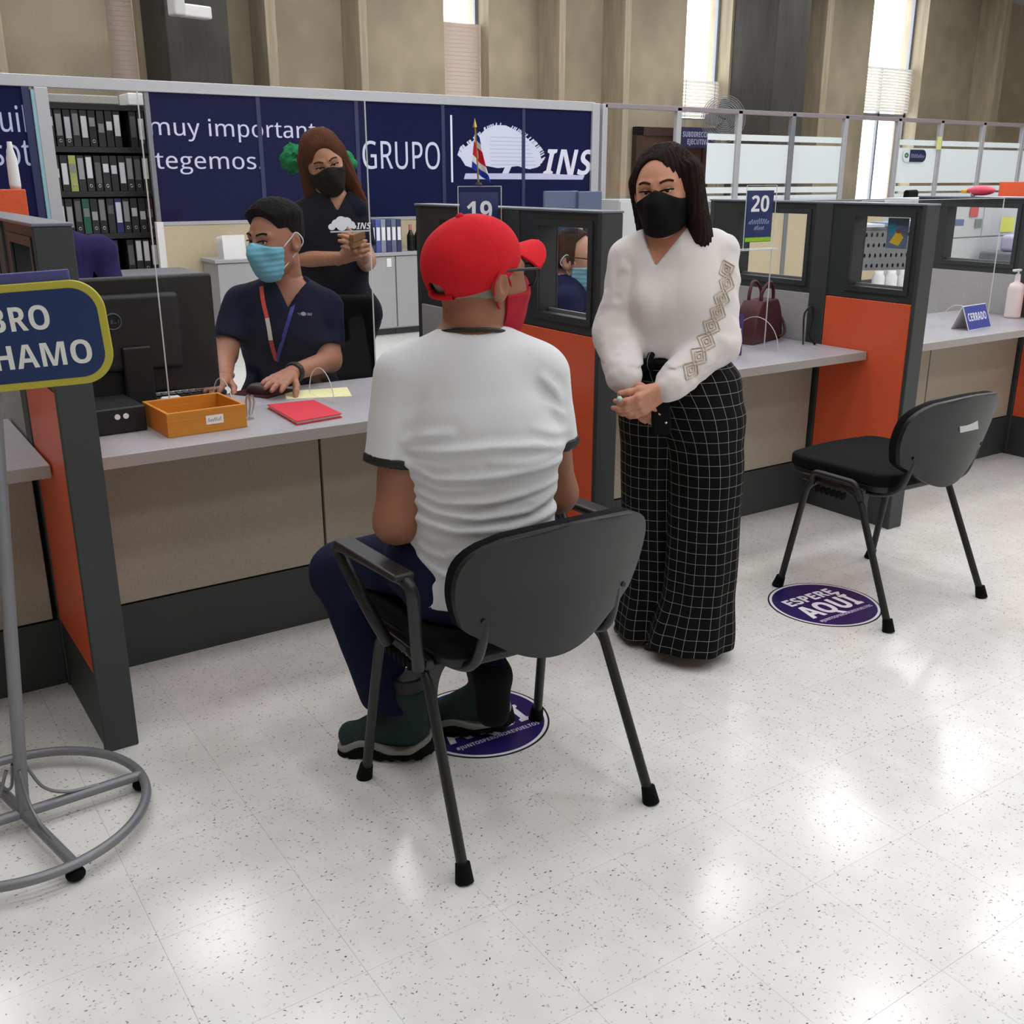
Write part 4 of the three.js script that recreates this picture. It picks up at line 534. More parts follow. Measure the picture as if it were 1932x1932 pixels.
// ---------------------------------------------------------------- sign stand at the left
{
  const c = onY(45, 1537, 0.035); c.y = 0; const s = thing('sign_stand', 'silver pole stand with round base and blue yellow edged sign', 'sign stand', c); const R = 0.27, sm = mat('#85868b', 0.42, { metalness: 0.35 });
  part(s, 'ring', new THREE.TorusGeometry(R, 0.0115, 12, 72).rotateX(Math.PI / 2).translate(0, 0.04, 0), sm);
  const f1 = onY(145, 1635, 0.04).sub(c), f2 = onY(247, 1468, 0.04).sub(c); const a1 = Math.atan2(f1.z, f1.x), a2 = Math.atan2(f2.z, f2.x);
  [a1, a2].forEach(a => part(s, 'cross_bar', rod([R * Math.cos(a), 0.04, R * Math.sin(a)], [-R * Math.cos(a), 0.04, -R * Math.sin(a)], 0.0125), sm));
  [a1, a2, a1 + Math.PI, a2 + Math.PI].forEach(a => { part(s, 'foot', new THREE.SphereGeometry(0.021, 16, 10).scale(1, 0.7, 1).translate(R * 0.99 * Math.cos(a), 0.0147, R * 0.99 * Math.sin(a)), M.rubber); part(s, 'scroll_brace', tube([0.02, 0.05, 0.1, 0.17].map((q, i) => V(q * Math.cos(a), [0.16, 0.09, 0.058, 0.05][i], q * Math.sin(a))), 0.004, 20, 6), sm); });
  const top = at(-14, 640, 2.05).sub(c); part(s, 'pole', rod([0, 0.04, 0], [top.x, 1.2, top.z], 0.0145), sm);
  const w = 0.44, h = 0.205, tx = canvas(1024, 480, (g) => { g.fillStyle = '#0f2c5c'; g.fillRect(0, 0, 1024, 480); words(g, 'COBRO', 300, 205, 505, 178, 'bold #px sans-serif', '#dfe2dd'); words(g, 'MARCHAMO', 52, 405, 920, 178, 'bold #px sans-serif', '#dfe2dd'); });
  const sg = new THREE.Group(); sg.name = 'sign_board'; sg.position.set(top.x, top.y, top.z); sg.rotation.set(0, -0.32, 0.055); s.add(sg);
  part(sg, 'border', slab(roundRect(w, h, 0.062), 0.008, 0.002).translate(0, 0, 0.006), mat('#b3ab3c', 0.45), null, null, 'yellow green border');
  const fg = new THREE.ShapeGeometry(roundRect(w - 0.026, h - 0.026, 0.05), 16); { const p = fg.attributes.position, uv = fg.attributes.uv; for (let i = 0; i < p.count; i++) uv.setXY(i, p.getX(i) / (w - 0.026) + 0.5, p.getY(i) / (h - 0.026) + 0.5); } part(sg, 'print', fg, mat('#ffffff', 0.5, { map: tx }), [0, 0, 0.0168]);
  part(sg, 'back_board', rbox(w - 0.07, 0.2, 0.008, 0.003).translate(-0.02, 0.025, 0.0), mat('#4a4d8c', 0.5), null, null, 'lilac blue back board');
}
// ---------------------------------------------------------------- figures: distance fields and their meshing
const cap = (a, b, r1, r2 = r1, n = null, s = 1) => {
  const bx = b.x - a.x, by = b.y - a.y, bz = b.z - a.z, bb = bx * bx + by * by + bz * bz || 1e-9;
  return (x, y, z) => { let px = x - a.x, py = y - a.y, pz = z - a.z, t = (px * bx + py * by + pz * bz) / bb; t = t < 0 ? 0 : t > 1 ? 1 : t; px -= bx * t; py -= by * t; pz -= bz * t; if (n) { const q = (px * n.x + py * n.y + pz * n.z) * (s - 1); px += q * n.x; py += q * n.y; pz += q * n.z; } return Math.sqrt(px * px + py * py + pz * pz) - (r1 + (r2 - r1) * t); };
};
const ellip = (c, R, ax) => (x, y, z) => { const dx = x - c.x, dy = y - c.y, dz = z - c.z; let u = dx, v = dy, w = dz; if (ax) { u = dx * ax[0].x + dy * ax[0].y + dz * ax[0].z; v = dx * ax[1].x + dy * ax[1].y + dz * ax[1].z; w = dx * ax[2].x + dy * ax[2].y + dz * ax[2].z; } const a = u / R[0], b = v / R[1], e = w / R[2], k0 = Math.sqrt(a * a + b * b + e * e), k1 = Math.sqrt((a / R[0]) ** 2 + (b / R[1]) ** 2 + (e / R[2]) ** 2); return k1 < 1e-6 ? -Math.min(...R) : k0 * (k0 - 1) / k1; };
const sm = (a, b, k) => { const h = Math.max(k - Math.abs(a - b), 0) / k; return Math.min(a, b) - h * h * k * 0.25; };
const union = (k, ...fs) => { fs = fs.flat(); return (x, y, z) => { let d = fs[0](x, y, z); for (let i = 1; i < fs.length; i++) d = sm(d, fs[i](x, y, z), k); return d; }; };
const inter = (...fs) => (x, y, z) => { let d = -1e9; for (const f of fs) d = Math.max(d, f(x, y, z)); return d; };
const minus = (f, g) => (x, y, z) => Math.max(f(x, y, z), -g(x, y, z));
const half = (p, n) => (x, y, z) => (x - p.x) * n.x + (y - p.y) * n.y + (z - p.z) * n.z; // keeps the side the normal points away from
const grow = (f, k) => (x, y, z) => f(x, y, z) - k;
const inFrame = (fr, f, s = 1) => { const { c, X, Y, Z } = fr; return (x, y, z) => { const a = x - c.x, b = y - c.y, e = z - c.z; return f((a * X.x + b * X.y + e * X.z) / s, (a * Y.x + b * Y.y + e * Y.z) / s, (a * Z.x + b * Z.y + e * Z.z) / s) * s; }; };
const frameOf = (c, F, U = V(0, 1, 0)) => { const Z = F.clone().normalize(), X = U.clone().cross(Z).normalize(), Y = Z.clone().cross(X); return { c, X, Y, Z }; };
const fp = (fr, x, y, z, s = 1) => fr.c.clone().addScaledVector(fr.X, x * s).addScaledVector(fr.Y, y * s).addScaledVector(fr.Z, z * s);
function boundsOf(pts, pad) { const b = new THREE.Box3().setFromPoints(pts); return [b.min.subScalar(pad), b.max.addScalar(pad)]; }
function netMesh(f, lo, hi, h, base) {
  const nx = Math.ceil((hi.x - lo.x) / h) + 2, ny = Math.ceil((hi.y - lo.y) / h) + 2, nz = Math.ceil((hi.z - lo.z) / h) + 2, B = 4, val = new Float32Array(nx * ny * nz), at3 = (i, j, k) => (k * ny + j) * nx + i;
  for (let k0 = 0; k0 < nz; k0 += B) for (let j0 = 0; j0 < ny; j0 += B) for (let i0 = 0; i0 < nx; i0 += B) {
    const v = f(lo.x + (i0 + 1.5) * h, lo.y + (j0 + 1.5) * h, lo.z + (k0 + 1.5) * h), skip = Math.abs(v) > 2.1 * B * h * 0.87;
    for (let k = k0; k < Math.min(nz, k0 + B); k++) for (let j = j0; j < Math.min(ny, j0 + B); j++) for (let i = i0; i < Math.min(nx, i0 + B); i++) val[at3(i, j, k)] = skip ? v : f(lo.x + i * h, lo.y + j * h, lo.z + k * h);
  }
  const map = new Int32Array(nx * ny * nz).fill(-1), pos = [], idx = [];
  const E = [[0, 1], [2, 3], [4, 5], [6, 7], [0, 2], [1, 3], [4, 6], [5, 7], [0, 4], [1, 5], [2, 6], [3, 7]];
  for (let k = 0; k < nz - 1; k++) for (let j = 0; j < ny - 1; j++) for (let i = 0; i < nx - 1; i++) {
    const c = []; let m = 0; for (let q = 0; q < 8; q++) { c[q] = val[at3(i + (q & 1), j + ((q >> 1) & 1), k + (q >> 2))]; if (c[q] < 0) m |= 1 << q; } if (!m || m === 255) continue;
    let sx = 0, sy = 0, sz = 0, n = 0; for (const [a, b] of E) if ((c[a] < 0) !== (c[b] < 0)) { const t = c[a] / (c[a] - c[b]); sx += (a & 1) + ((b & 1) - (a & 1)) * t; sy += ((a >> 1) & 1) + (((b >> 1) & 1) - ((a >> 1) & 1)) * t; sz += (a >> 2) + ((b >> 2) - (a >> 2)) * t; n++; }
    map[at3(i, j, k)] = pos.length / 3; pos.push(lo.x + (i + sx / n) * h - base.x, lo.y + (j + sy / n) * h - base.y, lo.z + (k + sz / n) * h - base.z);
  }
  for (let k = 1; k < nz - 1; k++) for (let j = 1; j < ny - 1; j++) for (let i = 1; i < nx - 1; i++) {
    const s = val[at3(i, j, k)] < 0; const quad = (a, b, c, d, flip) => { if (a < 0 || b < 0 || c < 0 || d < 0) return; flip ? idx.push(a, c, b, a, d, c) : idx.push(a, b, c, a, c, d); };
    if (s !== val[at3(i + 1, j, k)] < 0) quad(map[at3(i, j - 1, k - 1)], map[at3(i, j, k - 1)], map[at3(i, j, k)], map[at3(i, j - 1, k)], !s);
    if (s !== val[at3(i, j + 1, k)] < 0) quad(map[at3(i - 1, j, k - 1)], map[at3(i - 1, j, k)], map[at3(i, j, k)], map[at3(i, j, k - 1)], !s);
    if (s !== val[at3(i, j, k + 1)] < 0) quad(map[at3(i - 1, j - 1, k)], map[at3(i, j - 1, k)], map[at3(i, j, k)], map[at3(i - 1, j, k)], !s);
  }
  const g = new THREE.BufferGeometry(); g.setAttribute('position', new THREE.Float32BufferAttribute(pos, 3)); const uv = []; for (let q = 0; q < pos.length; q += 3) uv.push(pos[q] + pos[q + 2] * 0.7, pos[q + 1]); g.setAttribute('uv', new THREE.Float32BufferAttribute(uv, 2)); g.setIndex(idx); g.computeVertexNormals(); return g;
}
const joinNets = list => mergeGeometries(list);
// a head in its own axes: x across, y up, z to the front, metres, origin between the ears
const headField = (() => {
  const P = (x, y, z) => V(x, y, z), fs = [];
  const skull = union(0.03, ellip(P(0, 0.035, -0.012), [0.076, 0.088, 0.096]), ellip(P(0, -0.035, 0.024), [0.062, 0.07, 0.066]), ellip(P(0, 0.0, 0.035), [0.064, 0.07, 0.058]), cap(P(0, -0.098, 0.056), P(0, -0.094, 0.06), 0.02), cap(P(-0.05, -0.06, 0.0), P(-0.02, -0.095, 0.05), 0.016), cap(P(0.05, -0.06, 0.0), P(0.02, -0.095, 0.05), 0.016));
  const detail = union(0.012, skull, cap(P(0, 0.018, 0.088), P(0, -0.022, 0.108), 0.008, 0.012), cap(P(-0.014, -0.028, 0.094), P(0.014, -0.028, 0.094), 0.009), cap(P(-0.045, 0.03, 0.072), P(-0.014, 0.033, 0.086), 0.008), cap(P(0.045, 0.03, 0.072), P(0.014, 0.033, 0.086), 0.008), ellip(P(-0.038, -0.018, 0.066), [0.024, 0.022, 0.02]), ellip(P(0.038, -0.018, 0.066), [0.024, 0.022, 0.02]), cap(P(-0.018, -0.06, 0.086), P(0.018, -0.06, 0.086), 0.007));
  const eyes = union(0.004, ellip(P(-0.031, 0.012, 0.1), [0.017, 0.011, 0.016]), ellip(P(0.031, 0.012, 0.1), [0.017, 0.011, 0.016]));
  const ear = s => minus(ellip(P(s * 0.08, -0.004, -0.012), [0.011, 0.033, 0.021]), ellip(P(s * 0.091, -0.0, -0.008), [0.007, 0.02, 0.011]));
  const e1 = ear(-1), e2 = ear(1);
  return (x, y, z) => { let d = detail(x, y, z); const e = eyes(x, y, z), h = Math.max(0.008 - Math.abs(d + e), 0) / 0.008; d = Math.max(d, -e) + h * h * 0.002; return sm(sm(d, e1(x, y, z), 0.008), e2(x, y, z), 0.008); };
})();
const headBare = union(0.03, ellip(V(0, 0.035, -0.012), [0.077, 0.089, 0.097]), ellip(V(0, -0.035, 0.02), [0.062, 0.07, 0.066]));
// a point of the face under local x, y
function onFace(x, y, off = 0) { let z = 0.16; for (let k = 0; k < 60; k++) { const d = headField(x, y, z); z -= Math.max(d, 0.0004) * 0.8; if (d < 0.0006) break; } return V(x, y, z + off); }
function onSide(s, y, z, off = 0) { let x = 0.15; for (let k = 0; k < 60; k++) { const d = headField(s * x, y, z); x -= Math.max(d, 0.0004) * 0.8; if (d < 0.0006) break; } return V(s * (x + off), y, z); }
// five fingers round a palm. w wrist, d towards the fingers, n the way the palm faces, t towards the thumb
function hand(w, d, n, t, curl = 0.35, o = {}) {
  const s = o.size ?? 1, fs = [], D = d.clone().normalize(), T = t.clone().addScaledVector(D, -t.dot(D)).normalize(), N = T.clone().cross(D).normalize(); if (N.dot(n) < 0) N.negate();
  const p = (a, b, c) => w.clone().addScaledVector(D, a * s).addScaledVector(T, b * s).addScaledVector(N, c * s);
  const off = [0.028, 0.0095, -0.009, -0.026], len = [0.072, 0.08, 0.074, 0.058], tips = [];
  fs.push(cap(p(-0.03, 0, 0), p(0.02, 0, 0), 0.024 * s, 0.026 * s, N, 1.35));
  for (let k = 0; k < 4; k++) {
    const base = p(0.085 - Math.abs(k - 1.2) * 0.006, off[k], 0); fs.push(cap(p(0.012, off[k] * 0.6, 0), base, 0.015 * s, 0.011 * s));
    let a = base, ang = 0; const c = (o.curls?.[k] ?? curl), fan = (o.fan ?? 0.06) * (1.2 - k), seg = [0.46, 0.3, 0.24];
    for (let q = 0; q < 3; q++) { ang += c * (q ? 1 : 0.8); const dir = D.clone().multiplyScalar(Math.cos(ang)).addScaledVector(N, Math.sin(ang)).addScaledVector(T, fan * Math.cos(ang)).normalize(), b = a.clone().addScaledVector(dir, len[k] * seg[q] * s); fs.push(cap(a, b, (0.0102 - q * 0.0011) * s, (0.0094 - q * 0.0011) * s)); a = b; }
    tips.push(a);
  }
  const th = o.thumb ?? [0.75, 0.35]; let a = p(0.022, 0.022, 0.006); const q1 = D.clone().multiplyScalar(Math.cos(th[0])).addScaledVector(T, Math.sin(th[0])).addScaledVector(N, 0.3).normalize(), b = a.clone().addScaledVector(q1, 0.042 * s); fs.push(cap(a, b, 0.015 * s, 0.011 * s));
  const q2 = D.clone().multiplyScalar(Math.cos(th[1])).addScaledVector(T, Math.sin(th[1])).addScaledVector(N, 0.35).normalize(), c2 = b.clone().addScaledVector(q2, 0.032 * s), e2 = c2.clone().addScaledVector(q2.clone().addScaledVector(N, 0.25).normalize(), 0.024 * s); fs.push(cap(b, c2, 0.0108 * s, 0.0098 * s), cap(c2, e2, 0.0098 * s, 0.0085 * s)); tips.push(e2);
  return { f: union(0.007, fs), lo: boundsOf([w, ...tips, p(0.05, 0.05, 0), p(0.05, -0.05, 0), p(0.08, 0, 0.03)], 0.04), tips, p, D, N, T };
}
const handMesh = (h, base, cell = 0.003) => netMesh(h.f, h.lo[0].clone(), h.lo[1].clone(), cell, base);
const skinMat = (c) => phys(c, 0.55, { sheen: 0.15, sheenRoughness: 0.5 });
// surgical or cloth mask over the lower face, with ear loops
function maskParts(owner, fr, s, base, color, o = {}) {
  const top = o.top ?? -0.004, m = union(0.03, (x, y, z) => headField(x, y, z) - 0.006, ellip(V(0, -0.03, 0.078), [0.036, 0.05, 0.046]), ellip(V(0, -0.078, 0.058), [0.046, 0.034, 0.04]));
  const region = (x, y, z) => Math.max(y - (top + (o.peak ?? 0.016) - Math.abs(x) * (o.drop ?? 0.5)), -(y + 0.128 + (o.low ?? 0) - x * x * 5), -(z - ((o.edge ?? 0.012) + Math.max(0, y + 0.02) * 0.3)));
  const f = inFrame(fr, (x, y, z) => Math.max(m(x, y, z), region(x, y, z)) + (o.pleat ? 0.0007 * Math.sin(y * 330) : 0), s), [lo, hi] = boundsOf([fp(fr, -0.11, -0.15, -0.02, s), fp(fr, 0.11, 0.04, 0.15, s), fp(fr, -0.11, 0.04, 0.15, s), fp(fr, 0.11, -0.15, -0.02, s)], 0.03);
  const g = netMesh(f, lo, hi, 0.0028, base), mk = part(owner, 'face_mask', g, mat(color, 0.75, { bumpMap: weave, bumpScale: 0.0003 }), null, null, o.label);
  for (const q of [-1, 1]) { const L = (x, y, z) => fp(fr, x, y, z, s).sub(base), e = onSide(q, 0.004, 0.012, 0.004), e2 = onSide(q, -0.05, 0.012, 0.004); part(mk, 'ear_loop', tube([L(q * 0.064, -0.024, 0.03 + (o.edge ?? 0.012) * 0.6), L(e.x, e.y + 0.006, e.z), L(q * 0.088, 0.03, -0.012), L(q * 0.09, -0.004, -0.036), L(e2.x, e2.y + 0.012, -0.012), L(q * 0.056, -0.088, 0.02 + (o.edge ?? 0.012) * 0.7)], 0.0022, 30, 5), mat(o.loop ?? color, 0.8)); }
  return mk;
}
// eyes and brows; lids drawn down by `shut`
function eyeParts(owner, fr, s, base, browColor, shut = 0.4) {
  for (const q of [-1, 1]) {
    const W = v => fp(fr, v.x, v.y, v.z, s).sub(base), c = onFace(q * 0.031, 0.012); const eye = part(owner, 'eye', new THREE.SphereGeometry(0.0125 * s, 20, 14), mat('#d9d2cc', 0.25), W(V(c.x, c.y, c.z - 0.008)));
    part(eye, 'iris', new THREE.SphereGeometry(0.0062 * s, 16, 10), mat('#1d120c', 0.2), W(V(c.x, c.y, c.z)).sub(eye.position));
    const pts = []; for (let k = 0; k <= 8; k++) { const u = k / 8 * 2 - 1; const v = onFace(q * 0.031 + u * 0.019, 0.0135 + 0.006 * (1 - u * u) * (1 - shut) - 0.001 * u * q * -1, 0.0012); pts.push(W(V(v.x, v.y, Math.max(v.z, c.z + 0.0035)))); } part(owner, 'eyelash', tube(pts, 0.0022 * s, 20, 5), mat('#1a100b', 0.8));
    const br = []; for (let k = 0; k <= 8; k++) { const u = k / 8, v = onFace(q * (0.013 + u * 0.036), 0.034 + 0.008 * Math.sin(u * 2.4) - u * 0.004, 0.0012); br.push(W(v)); } part(owner, 'eyebrow', tube(br, 0.0032 * s, 20, 6), mat(browColor, 0.9));
  }
}
// ---------------------------------------------------------------- the seated visitor in a red cap
const dirOf = (f, s) => HEAD.clone().multiplyScalar(f).addScaledVector(SIDE, s).normalize(); // f away from the lens, s to its right
{
  const base = V(1.205, 0, -1.95), me = thing('person', 'seated visitor in red cap, white T-shirt and dark jeans, back turned', 'person', base);
  const P = at, F = dirOf(1, -0.06), skin = skinMat('#93624a');
  const hc = P(903, 530, 2.17), hf = frameOf(hc, dirOf(0.66, 0.75).add(V(0, -0.02, 0))), cf = frameOf(hc, dirOf(0.66, 0.75).add(V(0, 0.3, 0)));
  const hS = 1.03, neck = P(892, 625, 2.13), shL = P(762, 712, 2.12), shR = P(1022, 705, 2.16), elL = P(746, 985, 2.08), wrL = P(850, 1010, 2.36), elR = P(1052, 930, 2.24), wrR = P(955, 985, 2.46);
  const Z = V(0, 0, -1), hipL = V(1.08, 0.615, -1.9), hipR = V(1.27, 0.615, -1.9), knL = P(648, 1080, 2.46), knR = V(1.3, 0.53, -2.36), anL = P(735, 1325, 2.37), anR = P(930, 1275, 2.28);
  // body
  const hl = hand(wrL, V(0.5, -0.15, -1), V(-0.3, -1, 0), V(0.8, 0, 0.3), 0.4), hr = hand(wrR, V(-0.6, -0.2, -0.9), V(0, -1, 0), V(-0.9, 0, 0.4), 0.4);
  const body = union(0.03, cap(P(905, 1030, 2.15), P(893, 900, 2.14), 0.14, 0.15, F, 1.5), cap(P(893, 900, 2.14), P(890, 740, 2.14), 0.15, 0.15, F, 1.5), cap(shL, shR, 0.05), cap(P(892, 690, 2.14), P(892, 580, 2.15), 0.064, 0.058), cap(shL, elL, 0.05, 0.043), cap(elL, wrL, 0.043, 0.029), cap(shR, elR, 0.05, 0.042), cap(elR, wrR, 0.042, 0.029), cap(hipL, knL, 0.066, 0.048), cap(hipR, knR, 0.066, 0.048), cap(knL, anL, 0.046, 0.036), cap(knR, anR, 0.046, 0.036), cap(hipL, hipR, 0.09));
  const [bl, bh] = boundsOf([shL, shR, elL, wrL, elR, wrR, knL, knR, anL, anR, hipL, hipR, neck], 0.15);
  const hd = union(0.02, inFrame(hf, headField, hS), cap(P(892, 640, 2.14), fp(hf, 0, -0.04, -0.02), 0.062, 0.06)), hb = boundsOf([fp(hf, -0.12, -0.15, -0.14), fp(hf, 0.12, 0.15, 0.14), fp(hf, 0.12, -0.15, -0.14), fp(hf, -0.12, 0.15, 0.14), P(892, 640, 2.14)], 0.06);
  part(me, 'body', joinNets([netMesh(body, bl, bh, 0.011, base), netMesh(hd, hb[0], hb[1], 0.004, base), handMesh(hl, base, 0.004), handMesh(hr, base, 0.004)]), skin);
  // T-shirt with drag folds across the back
  const foldPx = [[[762, 838], [800, 822], [850, 815]], [[768, 800], [795, 775], [815, 745]], [[775, 852], [850, 846], [930, 838], [1010, 842], [1062, 856]], [[768, 882], [820, 902], [880, 900], [960, 892], [1060, 884]], [[770, 872], [850, 880]], [[768, 905], [830, 925], [900, 920]], [[770, 930], [830, 948], [930, 945], [1055, 925]], [[772, 950], [820, 968], [900, 976], [1000, 968], [1060, 945]], [[775, 985], [860, 1000], [960, 996], [1050, 984]], [[930, 870], [1000, 874], [1062, 866]], [[940, 960], [1010, 950], [1058, 935]], [[850, 1045], [930, 1043], [985, 1035]], [[785, 1060], [830, 1085], [880, 1095]], [[1025, 722], [1050, 748], [1064, 775]], [[1010, 812], [1040, 824], [1064, 832]], [[1035, 772], [1056, 790], [1066, 800]], [[778, 1035], [810, 1050], [850, 1055]]];
  const folds = foldPx.map((l, i) => ({ pts: l.map(([a, b]) => { const q = P(a, b, 2.03); return [q.dot(SIDE), q.y]; }), a: [0.006, 0.0025, 0.0075, 0.008, 0.004, 0.005, 0.0075, 0.008, 0.007, 0.005, 0.005, 0.004, 0.005, 0.005, 0.004, 0.004, 0.004][i] * 1.3, w: 0.0088 }));
  const crease = (x, y, z) => { const s = x * SIDE.x + z * SIDE.z; let d = 0; for (const f of folds) { let m = 1e9, tt = 0; for (let k = 0; k < f.pts.length - 1; k++) { const [ax, ay] = f.pts[k], [bx, by] = f.pts[k + 1], ux = bx - ax, uy = by - ay; let t = ((s - ax) * ux + (y - ay) * uy) / (ux * ux + uy * uy); t = t < 0 ? 0 : t > 1 ? 1 : t; const e = Math.hypot(s - ax - ux * t, (y - ay - uy * t)); if (e < m) { m = e; tt = (k + t) / (f.pts.length - 1); } } if (m < 0.045) d += f.a * (Math.exp(-(m * m) / (f.w * f.w)) - 0.45 * Math.exp(-((m - 0.018) ** 2) / 1.6e-4)) * (0.55 + 0.45 * Math.sin(Math.PI * Math.min(1, Math.max(0, tt)))); } return d + 0.0016 * noise(s * 16, y * 22, z * 9); };
  const cuffL = P(741, 868, 2.1), cuffR = P(1046, 836, 2.17), nL = cuffL.clone().sub(shL).normalize(), nR = cuffR.clone().sub(shR).normalize(), hem = P(850, 1145, 2.03);
  const sleeveL = cap(shL, cuffL.clone().addScaledVector(nL, 0.05), 0.064, 0.06), sleeveR = cap(shR, cuffR.clone().addScaledVector(nR, 0.05), 0.06, 0.05);
  const torso = union(0.035, cap(P(905, 1120, 2.14), P(906, 970, 2.13), 0.16, 0.156, F, 1.42), cap(P(908, 970, 2.13), P(904, 830, 2.13), 0.156, 0.175, F, 1.45), cap(P(904, 830, 2.13), P(896, 742, 2.14), 0.175, 0.15, F, 1.45), cap(P(772, 712, 2.12), P(1010, 706, 2.16), 0.056), cap(P(892, 655, 2.13), P(800, 692, 2.12), 0.05, 0.056), cap(P(892, 655, 2.14), P(985, 688, 2.15), 0.05, 0.056));
  const shirt0 = union(0.022, torso, inter(sleeveL, half(cuffL, nL)), inter(sleeveR, half(cuffR, nR))), up = V(0, 1, 0);
  const shirt = (x, y, z) => Math.max(shirt0(x, y, z) - crease(x, y, z), hem.y - 0.01 - y + 0.02 * Math.sin((x + z) * 18) * 0.3);
  const [sl, sh] = boundsOf([shL, shR, cuffL, cuffR, hem, P(905, 1100, 2.14)], 0.2);
  part(me, 't_shirt', netMesh(shirt, sl, sh, 0.0046, base), mat('#d6d8dc', 0.85, { bumpMap: weave, bumpScale: 0.0002 }), null, null, 'white T-shirt with black cuffs');
  for (const [s, c, n] of [[sleeveL, cuffL, nL], [sleeveR, cuffR, nR]]) { const q = c.clone().addScaledVector(n, -0.006), f = inter(grow(s, 0.0022), half(c.clone().addScaledVector(n, 0.009), n), half(c.clone().addScaledVector(n, -0.011), n.clone().negate())); const b = boundsOf([c], 0.09); part(me, 'sleeve_cuff', netMesh(f, b[0], b[1], 0.004, base), M.black); }
  { const pts = [], c = P(893, 634, 2.145); for (let k = 0; k < 28; k++) { const a = k / 28 * 6.283; pts.push(c.clone().addScaledVector(SIDE, 0.072 * Math.cos(a)).addScaledVector(HEAD, 0.066 * Math.sin(a)).add(V(0, -0.022 * Math.sin(a) + 0.004 * Math.abs(Math.cos(a)), 0)).sub(base)); } part(me, 'neckband', tube(pts, 0.0045, 60, 8, true), M.black); }
  // jeans
  const jeans = union(0.04, cap(hipL, hipR, 0.125), cap(P(905, 1110, 2.14), P(905, 1060, 2.14), 0.155, 0.15, F, 1.4), cap(hipL, knL, 0.092, 0.078), cap(hipR, knR, 0.092, 0.078), cap(knL, anL.clone().add(anL.clone().sub(knL).multiplyScalar(0.25)), 0.076, 0.066), inter(cap(knR, anR.clone().add(anR.clone().sub(knR).multiplyScalar(0.2)), 0.074, 0.062), half(anR.clone().add(V(0, 0.05, 0)), V(0, -1, 0)))), jf = (x, y, z) => { const legs = jeans(x, y, z) - 0.003 * noise(x * 14, y * 20, z * 14); return Math.max(legs, -Math.max(Math.abs(x - 1.205) - 0.24, Math.abs(z + 1.9) - 0.215, y - 0.508, 0.42 - y)); };
  const cutL = half(anL.clone().add(V(0, -0.005, 0)), V(0, -1, 0)), jb = boundsOf([hipL, hipR, knL, knR, anL, anR], 0.14);
  part(me, 'jeans', netMesh(inter(jf, cutL, half(V(0, 0.7, 0), V(0, 1, 0))), jb[0], jb[1], 0.008, base), mat('#161c36', 0.9, { bumpMap: weave, bumpScale: 0.0004 }), null, null, 'dark navy jeans');
  part(me, 'sock', netMesh(union(0.02, cap(anR.clone().add(V(0, -0.1, 0)), anR, 0.042, 0.045), cap(anR, anR.clone().lerp(knR, 0.55), 0.045, 0.052)), ...boundsOf([anR, knR], 0.13), 0.008, base), M.fabric, null, null, 'black sock');
  // hiking boots, toes turned to the left
  const boot = (heel, dir, lift, label) => {
    const g = new THREE.Group(); g.name = 'boot'; if (label) g.userData.label = label; g.position.copy(heel).sub(base); g.rotation.y = Math.atan2(-dir.z, dir.x); me.add(g); const inner = new THREE.Group(); g.rotation.order = 'YXZ'; g.rotation.z = -lift;
    const A = union(0.02, cap(V(0.045, 0.065, 0), V(0.21, 0.05, 0), 0.043, 0.036), cap(V(0.05, 0.075, 0), V(0.045, 0.17, 0), 0.043, 0.05), cap(V(0.06, 0.1, 0), V(0.15, 0.07, 0), 0.04, 0.036)), O = V(0, 0, 0), lo = V(-0.03, -0.02, -0.08), hi = V(0.3, 0.24, 0.08);
    const foot2 = (x, y, z) => { const t = Math.min(1, Math.max(0, (x - 0.045) / 0.165)), r = 0.046 - 0.004 * t + 0.004 * Math.sin(t * 5); return Math.hypot(x - 0.045 - t * 0.165, z) - r; }, wave = x => 0.043 + 0.014 * Math.sin(x * 34 + 2.2) - 0.02 * (x - 0.1);
    part(g, 'upper', netMesh(inter(A, (x, y) => 0.02 - y, (x, y) => y - 0.19), lo, hi, 0.005, O), mat('#2c3b3b', 0.8)); part(g, 'midsole', netMesh((x, y, z) => Math.max(foot2(x, y, z) - 0.003, y - wave(x), 0.016 - y), lo, hi, 0.004, O), mat('#8d8e8a', 0.7)); part(g, 'outsole', netMesh((x, y, z) => Math.max(foot2(x, y, z) - 0.006, y - wave(x) + 0.017, -y + (Math.sin(x * 180) > 0.2 ? 0.004 : 0)), lo, hi, 0.004, O), M.rubber); part(g, 'sock_collar', netMesh(inter(cap(V(0.046, 0.17, 0), V(0.04, 0.24, 0), 0.046, 0.044), (x, y) => y - 0.225), lo, hi, 0.006, O), M.black);
  };
  const hL = onY(815, 1425), hR = onY(968, 1378); hL.y = 0.012; hR.y = 0.03; boot(hL, dirOf(0.12, -1), 0.07); boot(hR, dirOf(0.05, -1), 0.2);
  // cap, hair, glasses, mask
  const red = mat('#c81f29', 0.85, { bumpMap: weave, bumpScale: 0.0003 });
  const capOut = ellip(V(0, 0.046, -0.008), [0.092, 0.088, 0.108]), capIn = ellip(V(0, 0.04, -0.008), [0.083, 0.079, 0.098]);
  const crown = (x, y, z) => { const d = capOut(x, y, z), seam = Math.sin(Math.atan2(z + 0.01, x) * 3), low = y - 0.004 - 0.02 * Math.max(-0.2, z / 0.1); const v = Math.max(d + 0.0012 * Math.exp(-seam * seam * 300) - 0.002 * noise(x * 22, y * 22, z * 22), -low); return Math.max(v, -capIn(x, y, z)); };
  const hole = (x, y, z) => Math.max(Math.hypot(x / 1.5, y - 0.022) - 0.016, z + 0.05, 0.012 - y);
